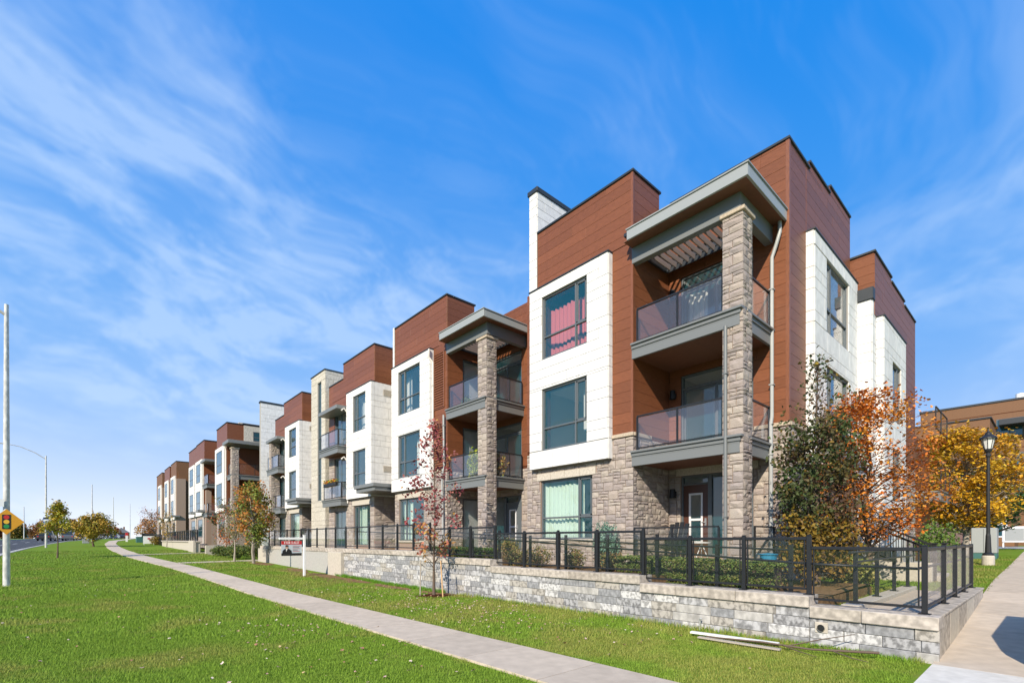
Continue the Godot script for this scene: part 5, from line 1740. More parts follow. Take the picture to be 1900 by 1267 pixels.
	for i in 900:
		var aa: float; var bb: float
		var pick_ := g.randf()
		if pick_ < 0.5:
			aa = 11.2 + g.randfn() * 2.8; bb = 7.3 + g.randfn() * 0.9
		elif pick_ < 0.72:
			aa = g.randf_range(4.5, 20.0); bb = g.randf_range(5.7, 9.1)
		elif pick_ < 0.86:
			aa = 8.5 + g.randfn() * 2.5; bb = 2.8 + g.randfn() * 0.9
		else:
			aa = g.randf_range(4.0, 24.0); bb = g.randf_range(-2.5, 4.2)
		if bb > 9.2 or aa < 1.5 or (on_walk(aa, bb) and g.randf() < 0.93): continue
		var s := g.randf_range(0.7, 1.35)
		lx.append(Transform3D(Basis.from_euler(Vector3(g.randf_range(-0.5, 0.5), g.randf() * TAU, g.randf_range(-0.5, 0.5))).scaled(Vector3(s, s, s)), P(aa, ga(aa) + (0.045 if not on_walk(aa, bb) else 0.042), bb)))
		lc.append(tone(cols[g.randi() % 5], g, 0.2))
	mm2.instance_count = lx.size()
	for i in lx.size():
		mm2.set_instance_transform(i, lx[i]); mm2.set_instance_color(i, lc[i])
	var o2 := MultiMeshInstance3D.new()
	o2.name = "fallen_leaves"
	o2.multimesh = mm2
	o2.material_override = M.tinted
	add_child(o2)
	kind(o2, "stuff")
	tag(o2, "pale pinkish fallen leaves scattered over the lawn", "leaves")

func make_plants() -> void:
	var red := [Color(0.27, 0.055, 0.06), Color(0.2, 0.04, 0.05), Color(0.33, 0.12, 0.105)]
	# young red maple tied to stakes
	tree("maple_sapling", "slender young maple with crimson leaves staked in a mulch ring", "tree", P(13.32, 0.02, 8.5), {"h": 5.6, "y0": 1.3, "rx": 0.85, "tr": 0.042, "n": 66, "lpc": 17, "cs": 0.24, "ls": 0.11, "shape": "column", "twigs": 1,
		"pal": red + [Color(0.40, 0.22, 0.06), Color(0.34, 0.12, 0.07)], "zone": func(f, _c): return (3 if rng.randf() < 0.7 else 4) if f < 0.22 else rng.randi() % 3, "bark": M.bark})
	var dg := [Color(0.05, 0.08, 0.024), Color(0.06, 0.075, 0.024), Color(0.085, 0.07, 0.022), Color(0.17, 0.10, 0.02), Color(0.085, 0.045, 0.022), Color(0.2, 0.13, 0.018)]
	tree("bronze_tree", "dense bronze-green tree with bare upper twigs behind the corner fence", "tree", P(3.6, 0.65, 12.5), {"h": 5.3, "y0": 0.5, "rx": 0.76, "tr": 0.06, "n": 125, "lpc": 105, "cs": 0.34, "ls": 0.088, "shape": "column", "bias": 1.25, "thin": 0.68, "pal": dg,
		"zone": func(f, _c): return (5 if rng.randf() < 0.45 else 3) if f < 0.22 else (rng.randi() % 3 if rng.randf() < 0.85 else 4)})
	var og := [Color(0.55, 0.185, 0.02), Color(0.50, 0.14, 0.018), Color(0.58, 0.26, 0.035), Color(0.40, 0.11, 0.02), Color(0.48, 0.17, 0.022)]
	tree("orange_maple", "bright orange maple in front of the white side bay", "tree", P(3.65, 0.6, 16.9), {"h": 5.4, "y0": 1.4, "rx": 1.65, "tr": 0.085, "n": 120, "lpc": 86, "cs": 0.42, "ls": 0.1, "shape": "wide", "pal": og, "flat": 0.35, "lean": Vector3(0.1, 0, -0.2), "twigs": 2})
	var yg := [Color(0.58, 0.33, 0.02), Color(0.50, 0.28, 0.018), Color(0.64, 0.40, 0.03), Color(0.42, 0.28, 0.022), Color(0.54, 0.26, 0.016)]
	tree("golden_maple", "large golden maple beside the lantern post", "tree", P(3.1, 1.0, 34.0), {"h": 6.3, "y0": 1.6, "rx": 2.35, "tr": 0.13, "n": 180, "lpc": 78, "cs": 0.6, "ls": 0.17, "shape": "round", "pal": yg, "flat": 0.5, "bark": M.bark_pale, "twigs": 2})
	tree("green_maple", "dark green leafy tree half hidden behind the golden maple", "tree", P(2.9, 1.15, 43.0), {"h": 5.2, "y0": 1.6, "rx": 3.3, "tr": 0.14, "n": 90, "lpc": 70, "cs": 0.75, "ls": 0.22, "shape": "wide", "pal": [Color(0.05, 0.10, 0.025), Color(0.035, 0.075, 0.02), Color(0.07, 0.12, 0.03)], "flat": 0.3})
	var mix := [Color(0.19, 0.22, 0.035), Color(0.25, 0.2, 0.035), Color(0.14, 0.19, 0.03), Color(0.40, 0.16, 0.03)]
	tree("garden_tree", "olive and rust tree with two pale stems by the wall corner", "tree", P(34.2, 0.29, 8.3), {"h": 5.0, "y0": 1.5, "rx": 1.25, "tr": 0.075, "n": 80, "lpc": 60, "cs": 0.42, "ls": 0.14, "shape": "round", "pal": mix, "stems": 2, "bark": M.bark_pale})
	tree("garden_tree", "half-bare tree with thin yellow-green leaves beside the garden path", "tree", P(36.6, 0.33, 7.7), {"h": 4.3, "y0": 1.6, "rx": 1.1, "tr": 0.06, "n": 40, "lpc": 22, "cs": 0.4, "ls": 0.11, "shape": "vase", "pal": [Color(0.15, 0.16, 0.03), Color(0.2, 0.13, 0.05), Color(0.12, 0.14, 0.03)], "bark": M.bark_pale, "twigs": 3})
	tree("garden_tree", "small orange-red tree with a white trunk among low shrubs", "tree", P(45.8, 0.5, 9.0), {"h": 3.9, "y0": 1.0, "rx": 1.1, "tr": 0.06, "n": 36, "lpc": 26, "cs": 0.45, "ls": 0.13, "shape": "round", "pal": [Color(0.45, 0.12, 0.02), Color(0.36, 0.07, 0.03), Color(0.2, 0.14, 0.03)], "bark": M.bark_pale})
	tree("street_tree", "small cone of yellow-green leaves on a thin dark trunk in the boulevard", "tree", P(46.6, 0.5, -1.2), {"h": 3.85, "y0": 1.85, "rx": 1.05, "tr": 0.05, "n": 50, "lpc": 50, "cs": 0.36, "ls": 0.15, "shape": "cone", "pal": [Color(0.42, 0.37, 0.04), Color(0.5, 0.34, 0.03), Color(0.3, 0.31, 0.035)], "flat": 0.4})
	tree("street_tree", "low spreading olive-gold tree near the bend of the walk", "tree", P(77.8, 0.97, 1.2), {"h": 3.6, "y0": 1.2, "rx": 2.2, "tr": 0.1, "n": 70, "lpc": 60, "cs": 0.6, "ls": 0.22, "shape": "wide", "pal": [Color(0.34, 0.26, 0.03), Color(0.4, 0.24, 0.03), Color(0.26, 0.23, 0.03)]})
	tree("street_tree", "rounded amber tree where the walk disappears", "tree", P(112.0, 1.5, 9.5), {"h": 4.0, "y0": 1.1, "rx": 2.0, "tr": 0.1, "n": 50, "lpc": 26, "cs": 0.65, "ls": 0.24, "shape": "wide", "pal": [Color(0.36, 0.2, 0.02), Color(0.4, 0.16, 0.02)]})
	tree("street_tree", "rusty half-bare tree against the last house", "tree", P(104.0, 1.4, 9.2), {"h": 5.6, "y0": 1.5, "rx": 1.7, "tr": 0.1, "n": 40, "lpc": 18, "cs": 0.6, "ls": 0.22, "shape": "vase", "pal": [Color(0.32, 0.13, 0.05), Color(0.26, 0.12, 0.05)], "twigs": 3})
	tree("garden_tree", "thin birch with few yellow leaves by the second garden wall", "tree", P(68.0, 0.9, 7.4), {"h": 4.0, "y0": 1.3, "rx": 0.9, "tr": 0.05, "n": 26, "lpc": 14, "cs": 0.4, "ls": 0.14, "shape": "vase", "pal": [Color(0.4, 0.25, 0.03), Color(0.3, 0.2, 0.04)], "bark": M.bark_pale})
	# tree belt across the road
	var g := RandomNumberGenerator.new(); g.seed = 55
	var belt := ["amber", "rust-red", "golden", "olive", "orange", "russet"]
	var bp := [[Color(0.34, 0.17, 0.02), Color(0.28, 0.15, 0.02)], [Color(0.26, 0.06, 0.02), Color(0.2, 0.05, 0.02)], [Color(0.42, 0.24, 0.02), Color(0.36, 0.2, 0.02)], [Color(0.14, 0.13, 0.02), Color(0.2, 0.14, 0.02)], [Color(0.46, 0.14, 0.02), Color(0.4, 0.11, 0.02)], [Color(0.25, 0.11, 0.03), Color(0.2, 0.09, 0.03)]]
	for i in 17:
		var k := i % 6
		var a := 195.0 + i * 7.0 + g.randf_range(-2, 2)
		var b := kerb(a) - 31.0 - g.randf_range(0.0, 5.0)
		var hh := g.randf_range(3.6, 5.4) if i < 8 else g.randf_range(5.0, 8.0)
		tree("roadside_tree", "%s autumn tree in the belt across the road" % belt[k], "tree", P(a, ga(a), b), {"h": hh, "y0": 0.5, "rx": hh * 0.62, "tr": 0.14, "n": 60, "lpc": 34, "cs": 1.2, "ls": 0.5, "shape": "wide", "pal": bp[k], "twigs": 0}, "trees across the road, %s" % belt[k])
	for i in 5:
		var a := 165.0 + i * 22.0
		tree("roadside_tree", "%s tree beyond the end of the road" % ["tall orange", "dull green", "dark red", "pale gold", "brown"][i], "tree", P(a, ga(a), kerb(a) + 14.0 + i * 4.0), {"h": 6.0 + i * 0.8, "y0": 0.8, "rx": 3.4, "tr": 0.14, "n": 36, "lpc": 16, "cs": 1.3, "ls": 0.5, "shape": "round", "pal": bp[[4, 3, 1, 2, 5][i]], "twigs": 0})
	# beds behind the fence
	hedge("clipped green hedge between the ramp and the corner patio", 3.85, 7.75, 10.62, 11.45, 0.7, 1.34, 15000, [Color(0.11, 0.17, 0.035), Color(0.14, 0.19, 0.045), Color(0.08, 0.12, 0.03), Color(0.19, 0.19, 0.055)])
	hedge("low green hedge behind the sapling in front of the louvred house", 13.0, 17.6, 10.7, 11.3, 1.1, 1.5, 6000, [Color(0.06, 0.12, 0.02), Color(0.09, 0.14, 0.025)])
	shrub("spruce_shrub", "rounded blue-green spruce shrub against the stone wall", "shrub", P(8.85, 0.98, 11.6), Vector3(0.36, 0.66, 0.36), 3400, 0.055, [Color(0.16, 0.27, 0.21), Color(0.10, 0.19, 0.15), Color(0.22, 0.34, 0.26)])
	var bz := [Color(0.25, 0.18, 0.065), Color(0.19, 0.18, 0.055), Color(0.34, 0.2, 0.09), Color(0.14, 0.17, 0.05)]
	var i2 := 0
	for q in [[8.1, 10.8, 0.4, 0.26], [9.3, 10.7, 0.28, 0.3], [10.9, 10.8, 0.5, 0.32], [11.8, 10.7, 0.36, 0.28], [12.5, 11.0, 0.34, 0.36], [15.4, 10.9, 0.3, 0.2]]:
		shrub("bed_shrub", ["low brown-green shrub below the spruce shrub", "small upright bronze shrub in front of the mint-curtained window", "wide rusty shrub mound behind the fence posts", "olive shrub at the edge of the louvred house's bed", "taller bronze shrub by the white-framed door", "tiny green shrub behind the staked sapling"][i2], "shrub", P(q[0], 0.96 if q[0] < 12.0 else 1.14, q[1]), Vector3(q[2], q[3], q[2]), 1500, 0.05, bz, "shrubs in the bed behind the fence")
		i2 += 1
	shrub("yellow_shrub", "light yellow-green shrub beside the low concrete wall", "shrub", P(3.35, 0.55, 14.2), Vector3(0.5, 0.42, 0.5), 2600, 0.075, [Color(0.22, 0.23, 0.05), Color(0.15, 0.18, 0.04), Color(0.3, 0.28, 0.09)])
	shrub("laurel_shrub", "green rounded shrub behind the stair balustrade", "shrub", P(3.0, 0.75, 24.0), Vector3(0.65, 0.85, 0.65), 1800, 0.1, [Color(0.13, 0.2, 0.03), Color(0.08, 0.14, 0.03)])
	i2 = 0
	for q in [[44.5, 8.6, 0.8, 0.4], [43.2, 9.2, 0.7, 0.5], [41.8, 9.0, 0.8, 0.45], [39.6, 9.6, 0.6, 0.75], [48.2, 9.0, 0.6, 0.35]]:
		shrub("bed_shrub", ["green mound under the small orange-red tree", "dark shrub between the two garden paths", "glossy green shrub near the end wall", "tall yellow-green grass clump at the wall corner", "low clump at the second path"][i2], "shrub", P(q[0], ga(q[0]), q[1]), Vector3(q[2], q[3], q[2]), 900, 0.12, [Color(0.08, 0.12, 0.02), Color(0.05, 0.09, 0.02), Color(0.14, 0.15, 0.03)], "shrubs between the blocks")
		i2 += 1
	shrub("bed_shrub", "golden box-shaped shrub next to the white notice board", "shrub", P(84.0, 1.05, 8.0), Vector3(1.2, 0.6, 0.8), 900, 0.16, [Color(0.25, 0.16, 0.02), Color(0.2, 0.15, 0.02)])

# ---------------------------------------------------------------- street furniture
func light_pole(label: String, a: float, b: float, h: float, arm: bool, group := "") -> Node3D:
	var y := ga(a) if b > -6.0 else ga(a)
	var t := thing("street_lamp", label, "street lamp", P(a, y, b), group)
	var mb := MB.new()
	mb.tube([P(a, y - 0.1, b), P(a, y + h * 0.5, b), P(a, y + h, b)], [0.1, 0.085, 0.06], 14)
	put("pole", mb, M.pole, t)
	if arm:
		mb = MB.new()
		mb.tube([P(a, y + h - 0.4, b), P(a, y + h + 0.25, b - 0.9), P(a, y + h + 0.75, b - 2.0), P(a, y + h + 0.95, b - 3.2)], [0.05, 0.045, 0.04, 0.035], 8)
		put("arm", mb, M.pole, t)
		mb = MB.new()
		mb.bx(P(a - 0.1, y + h + 0.88, b - 3.1), P(a + 0.1, y + h + 0.98, b - 3.8), 0.04)
		var hd := put("lamp_head", mb, M.pole, t)
		one("lens", hd, M.lens, a - 0.08, a + 0.08, y + h + 0.86, y + h + 0.88, b - 3.7, b - 3.2)
	return t

func disc(mb: MB, c: Vector3, r: float, n := 20) -> void:  # faces east
	for i in n:
		var t0 := TAU * i / n; var t1 := TAU * (i + 1) / n
		mb.tri(c, c + Vector3(0, sin(t0) * r, -cos(t0) * r), c + Vector3(0, sin(t1) * r, -cos(t1) * r), Vector3(1, 0, 0))

func plate(called: String, parent, m: Material, a: float, b0: float, b1: float, y0: float, y1: float, d := 0.0) -> MeshInstance3D:
	return one(called, parent, m, a - 0.004 - d, a - d, y0, y1, b0, b1)

func make_street() -> void:
	light_pole("tall off-white street light pole carrying the yellow diamond sign", 25.3, -2.0, 10.2, true)
	light_pole("off-white street light with curved arm and blue bus stop plate", 74.6, -2.85, 10.2, true)
	light_pole("plain white light pole behind the spreading olive-gold tree", 113.3, 1.55, 10.0, false)
	for q in [[150.0, 5.9, "first thin white pole past the bend of the road"], [176.0, 10.6, "second thin white pole past the bend of the road"], [205.0, 17.0, "third thin white pole past the bend of the road"], [240.0, 26.0, "farthest thin white pole past the bend of the road"]]:
		light_pole(q[2], q[0], q[1], 10.0, false)
	light_pole("short white pole on the median across the near lanes", 150.0, -9.2, 7.0, false)
	light_pole("white pole on the median near the traffic", 178.0, -3.5, 9.0, false)
	# signal-ahead warning diamond
	var a := 25.17; var b := -1.99; var cy := 2.46
	var s := thing("warning_sign", "yellow diamond warning sign with a traffic signal symbol on the tall pole", "sign", P(a, cy, b))
	var mb := MB.new()
	var r := 0.46
	for side in [[0.0, 1.0], [0.012, -1.0]]:
		var q := [P(a + side[0], cy - r, b), P(a + side[0], cy, b + r), P(a + side[0], cy + r, b), P(a + side[0], cy, b - r)]
		mb.outq(q[0], q[1], q[2], q[3], Vector3(side[1], 0, 0))
	var e := [P(a, cy - r, b), P(a, cy, b + r), P(a, cy + r, b), P(a, cy, b - r)]
	for i in 4: mb.quad(e[i], e[(i + 1) % 4], e[(i + 1) % 4] - Vector3(0.012, 0, 0), e[i] - Vector3(0.012, 0, 0))
	put("plate", mb, M.sign_yellow, s)
	plate("signal_symbol", s, M.black, a, b - 0.11, b + 0.11, cy - 0.26, cy + 0.26, 0.003)
	for q in [[0.165, M.red], [0.0, M.amber], [-0.165, M.green]]:
		mb = MB.new(); disc(mb, P(a - 0.011, cy + q[0], b), 0.075); put("signal_dot", mb, q[1], s)
	one("bracket", s, M.steel, a + 0.012, a + 0.1, cy - 0.3, cy - 0.22, b - 0.1, b + 0.1)
	# small white plate above it
	var wp := thing("notice_plate", "small white plate strapped to the tall pole above the diamond sign", "sign", P(25.12, 3.1, -2.2))
	plate("plate", wp, M.white_paint, 25.17, -2.5, -2.05, 3.0, 3.27)
	plate("mark", wp, M.black, 25.17, -2.22, -2.18, 3.1, 3.16, 0.005)
	# bus stop plate
	var bs := thing("bus_stop_sign", "blue and white bus stop sign on the curved-arm street light", "sign", P(74.4, 3.6, -2.85))
	plate("plate", bs, M.blue, 74.4, -3.08, -2.62, 3.1, 4.28)
	plate("header", bs, M.white_paint, 74.39, -3.05, -2.65, 3.82, 4.05, 0.005)
	plate("header_band", bs, M.black, 74.38, -3.05, -2.65, 4.1, 4.26, 0.006)
	mb = MB.new()
	box(mb, 74.375, 74.385, 3.42, 3.7, -3.0, -2.7)
	var icon := put("bus_icon", mb, M.white_paint, bs)
	mb = MB.new()
	box(mb, 74.37, 74.374, 3.55, 3.66, -2.96, -2.74)
	put("bus_window", mb, M.blue, icon)
	mb = MB.new(); disc(mb, P(74.365, 3.42, -2.94), 0.04); disc(mb, P(74.365, 3.42, -2.76), 0.04)
	put("bus_wheel", mb, M.white_paint, icon)
	# for-sale post
	sale_sign()
	# white notice board further along, white post and bins
	var nb := thing("notice_board", "white square notice board with a dark red mark on the far lawn", "sign", P(84.3, 1.05, 7.0))
	plate("board", nb, M.white_paint, 84.3, 6.5, 7.8, 1.25, 2.3)
	plate("mark", nb, M.red, 84.29, 7.0, 7.3, 1.85, 2.05, 0.004)
	for q in [6.6, 7.7]: one("leg", nb, M.white_paint, 84.3, 84.36, 1.0, 1.25, q - 0.03, q + 0.03)
	var sp := thing("white_post", "white post with a red top beside the far bend of the walk", "post", P(107.0, 1.45, 6.0))
	one("shaft", sp, M.white_paint, 106.9, 107.1, 1.4, 2.5, 5.85, 6.15, 0.02)
	one("top_plate", sp, M.red, 106.9, 107.1, 2.5, 3.0, 5.8, 6.2, 0.02)
	var bn := thing("utility_box", "teal utility box near the amber tree", "utility box", P(100.0, 1.3, 7.2))
	one("body", bn, M.teal, 99.6, 100.6, 1.3, 2.2, 6.8, 7.8, 0.04)
	one("lid", bn, M.teal, 99.55, 100.65, 2.2, 2.28, 6.75, 7.85, 0.02)
	var b2 := thing("utility_box", "pale blue-white utility box on the grass beside the road", "utility box", P(95.0, 1.25, 0.6))
	one("body", b2, M.trim_pale, 94.7, 95.3, 1.25, 2.0, 0.2, 1.0, 0.03)
	one("lid", b2, M.white_paint, 94.68, 95.32, 2.0, 2.06, 0.18, 1.02, 0.02)

func sale_sign() -> void:
	var a := 23.5; var b := 7.86; var y := ga(a)
	var t := thing("sale_sign", "white wooden post with a hanging red and grey for sale board on the lawn", "sign", P(a, y, b))
	one("post", t, M.white_paint, a - 0.05, a + 0.05, y - 0.05, y + 1.92, b - 0.05, b + 0.05, 0.012)
	one("post_cap", t, M.white_paint, a - 0.065, a + 0.065, y + 1.92, y + 1.95, b - 0.065, b + 0.065, 0.01)
	one("arm", t, M.white_paint, a - 0.04, a + 0.04, y + 1.72, y + 1.82, b - 1.12, b - 0.05, 0.01)
	for q in [b - 0.95, b - 0.2]:
		var mb := MB.new()
		mb.tube([P(a, y + 1.72, q), P(a, y + 1.66, q)], [0.006, 0.006], 5)
		put("hook", mb, M.steel, t)
	var b0 := b - 1.02; var b1 := b - 0.12
	var board := one("board", t, M.sign_grey, a - 0.006, a + 0.006, y + 0.98, y + 1.66, b0, b1)
	plate("red_header", board, M.red, a - 0.006, b0, b1, y + 1.5, y + 1.66, 0.003)
	plate("dark_footer", board, M.black, a - 0.006, b0, b1, y + 0.98, y + 1.1, 0.003)
	# generic portrait in a dark jacket, flat print
	var c := b0 + 0.24
	var mb := MB.new()
	var pr := func(pts: Array, m: Material, d: float, nm: String):
		var q := MB.new()
		for i in range(1, pts.size() - 1):
			q.tri(P(a - d, y + pts[0][1], c + pts[0][0]), P(a - d, y + pts[i][1], c + pts[i][0]), P(a - d, y + pts[i + 1][1], c + pts[i + 1][0]), Vector3(1, 0, 0))
		put(nm, q, m, board)
	pr.call([[-0.2, 1.1], [0.22, 1.1], [0.2, 1.22], [0.1, 1.3], [-0.09, 1.3], [-0.18, 1.22]], M.black, 0.012, "portrait_jacket")
	pr.call([[-0.03, 1.16], [0.03, 1.3], [-0.04, 1.3]], M.white_paint, 0.014, "portrait_shirt")
	pr.call([[-0.05, 1.3], [0.05, 1.3], [0.065, 1.38], [0.05, 1.45], [-0.05, 1.45], [-0.065, 1.38]], M.skin_print, 0.014, "portrait_face")
	pr.call([[-0.068, 1.4], [0.068, 1.4], [0.055, 1.47], [-0.05, 1.475]], M.black, 0.015, "portrait_hair")
	for i in 5:
		plate("print_line", board, M.black if i % 2 else M.red, a - 0.006, b0 + 0.5, b0 + 0.5 + [0.34, 0.28, 0.32, 0.22, 0.3][i], y + 1.42 - i * 0.06, y + 1.435 - i * 0.06, 0.003)
	var tm := TextMesh.new()
	tm.text = "FOR SALE"
	var f := SystemFont.new()
	f.font_names = PackedStringArray(["Droid Serif"])
	f.font_weight = 700
	tm.font = f
	tm.font_size = 32
	tm.pixel_size = 0.0042
	tm.depth = 0.003
	put("lettering", tm, M.white_paint, board, P(a - 0.0125, y + 1.58, (b0 + b1) / 2), Basis(Vector3(0, 0, -1), Vector3(0, 1, 0), Vector3(1, 0, 0)))

# a car: side profile swept across the width with tumblehome; forward is +dir along a
func car(called: String, label: String, at: Vector3, turn: float, paint: Material, style: String) -> void:
	var t := thing(called, label, {"pickup": "pickup truck", "suv": "car", "sedan": "car", "van": "van"}[style], at, "" if called == "parked_car" else "traffic on the road")
	t.rotation.y = turn
	var L := 4.6; var Wd := 0.92; var roof := 1.45; var belt := 0.95
	if style == "suv": roof = 1.75; belt = 1.08; L = 4.7
	if style == "pickup": roof = 1.85; belt = 1.12; L = 5.6; Wd = 0.98
	if style == "van": roof = 2.3; belt = 1.2; L = 5.6; Wd = 1.0
	var h := L / 2
	# body outline (x forward, y up)
	var lower := [[-h, 0.45], [-h + 0.05, 0.3], [h - 0.1, 0.3], [h, 0.5], [h - 0.05, 0.75], [h - 0.25, belt - 0.08], [h * 0.45, belt], [-h + 0.12, belt + 0.02], [-h, belt - 0.12]]
	var mb := MB.new()
	var rings := []
	for z in [[-Wd, 0.04], [-Wd + 0.08, 0.0], [Wd - 0.08, 0.0], [Wd, 0.04]]:
		var rg := []
		for p in lower: rg.append(Vector3(p[0] * (1.0 - z[1] * 0.5), p[1] * (1.0 - z[1]) + z[1] * 0.55, z[0]))
		rings.append(rg)
	for i in 3:
		for k in lower.size():
			var k1 := (k + 1) % lower.size()
			mb.quad(rings[i][k1], rings[i][k], rings[i + 1][k], rings[i + 1][k1])
	for k in range(1, lower.size() - 1):
		mb.tri(rings[0][0], rings[0][k + 1], rings[0][k]); mb.tri(rings[3][0], rings[3][k], rings[3][k + 1])
	var lp := func(nm: String, m: MB, mt: Material, par: Node3D):
		var o := MeshInstance3D.new(); o.name = nm; o.mesh = m.mesh(); o.material_override = mt; par.add_child(o, true); return o
	var body: MeshInstance3D = lp.call("body", mb, paint, t)
	# cabin
	var x0 := -h + 0.25; var x1 := h * 0.48; var r0 := -h + 0.75; var r1 := h * 0.08
	if style == "suv": x0 = -h + 0.12; r0 = -h + 0.4
	if style == "pickup": x0 = -0.7; r0 = -0.6; r1 = 0.7; x1 = 1.35
	if style == "van": x0 = -h + 0.05; r0 = -h + 0.15; r1 = h * 0.45; x1 = h * 0.7
	var lo := [Vector3(x0, belt, -Wd + 0.06), Vector3(x1, belt, -Wd + 0.06), Vector3(x1, belt, Wd - 0.06), Vector3(x0, belt, Wd - 0.06)]
	var hi := [Vector3(r0, roof - 0.05, -Wd + 0.22), Vector3(r1, roof - 0.05, -Wd + 0.22), Vector3(r1, roof - 0.05, Wd - 0.22), Vector3(r0, roof - 0.05, Wd - 0.22)]
	mb = MB.new()
	for i in 4:
		var j := (i + 1) % 4
		mb.outq(lo[i], lo[j], hi[j], hi[i], (lo[i] + lo[j]) * Vector3(1, 0, 1) - Vector3((x0 + x1), 0, 0))
	var cab: MeshInstance3D = lp.call("cabin_glass", mb, M.car_glass, t)
	mb = MB.new()
	mb.bx(Vector3(r0 - 0.05, roof - 0.06, -Wd + 0.2), Vector3(r1 + 0.08, roof, Wd - 0.2), 0.025)
	for i in 4: mb.tube([lo[i], hi[i]], [0.05, 0.04], 6)
	for z in [-Wd + 0.14, Wd - 0.14]: mb.tube([Vector3((x0 + x1) / 2, belt, z), Vector3((r0 + r1) / 2, roof - 0.03, z * 0.86)], [0.05, 0.04], 6)
	lp.call("roof_frame", mb, paint, t)
	if style == "pickup":
		mb = MB.new()
		mb.bx(Vector3(-h + 0.1, belt + 0.025, -Wd + 0.1), Vector3(-0.75, belt + 0.03, Wd - 0.1))
		lp.call("load_bed", mb, M.black, t)
	for x in [-h + 0.85, h - 0.9]:
		for z in [-Wd + 0.1, Wd - 0.1]:
			mb = MB.new()
			mb.tube([Vector3(x, 0.33, z - 0.11), Vector3(x, 0.33, z + 0.11)], [0.34, 0.34], 16)
			var wh: MeshInstance3D = lp.call("wheel", mb, M.tyre, t)
			mb = MB.new()
			mb.tube([Vector3(x, 0.33, z - 0.12), Vector3(x, 0.33, z + 0.12)], [0.2, 0.2], 12)
			lp.call("rim", mb, M.steel, wh)
	for z in [-Wd + 0.25, Wd - 0.25]:
		mb = MB.new(); mb.bx(Vector3(h - 0.16, 0.62, z - 0.16), Vector3(h - 0.02, 0.76, z + 0.16), 0.02); lp.call("headlight", mb, M.lens, t)
		mb = MB.new(); mb.bx(Vector3(-h - 0.01, 0.7, z - 0.1), Vector3(-h + 0.08, 0.92, z + 0.1), 0.02); lp.call("tail_light", mb, M.red, t)

func on_road(a: float, off: float) -> Vector3: return P(a, ga(a) - 0.11, kerb(a) + off)

func make_traffic() -> void:
	# forward +x of the car model; going away along -x is turned by PI
	car("pickup_truck", "black pickup truck in the near lane seen from behind", on_road(126.0, -4.65), PI - 0.12, M.paint_black, "pickup")
	car("sport_utility_car", "dark grey sport utility car beside the black pickup", on_road(130.0, -2.0), PI - 0.13, M.paint_grey, "suv")
	car("passenger_car", "dark red car ahead of the dark grey sport utility car", on_road(148.0, -4.2), PI - 0.15, M.paint_red, "sedan")
	car("passenger_car", "white saloon car ahead of the dark red car", on_road(154.0, -3.6), PI - 0.15, M.paint_white, "sedan")
	car("delivery_van", "white van far off behind the street trees", on_road(168.0, -9.3), PI - 0.18, M.paint_white, "van")
	car("passenger_car", "silver car approaching beyond the white saloon", on_road(172.0, -2.6), -0.19, M.paint_silver, "sedan")
	car("sport_utility_car", "blue sport utility car near the bend of the road", on_road(182.0, -2.0), PI - 0.2, M.paint_blue, "suv")
	car("passenger_car", "black saloon car at the far bend below the amber trees", on_road(197.0, -2.2), PI - 0.22, M.paint_black, "sedan")

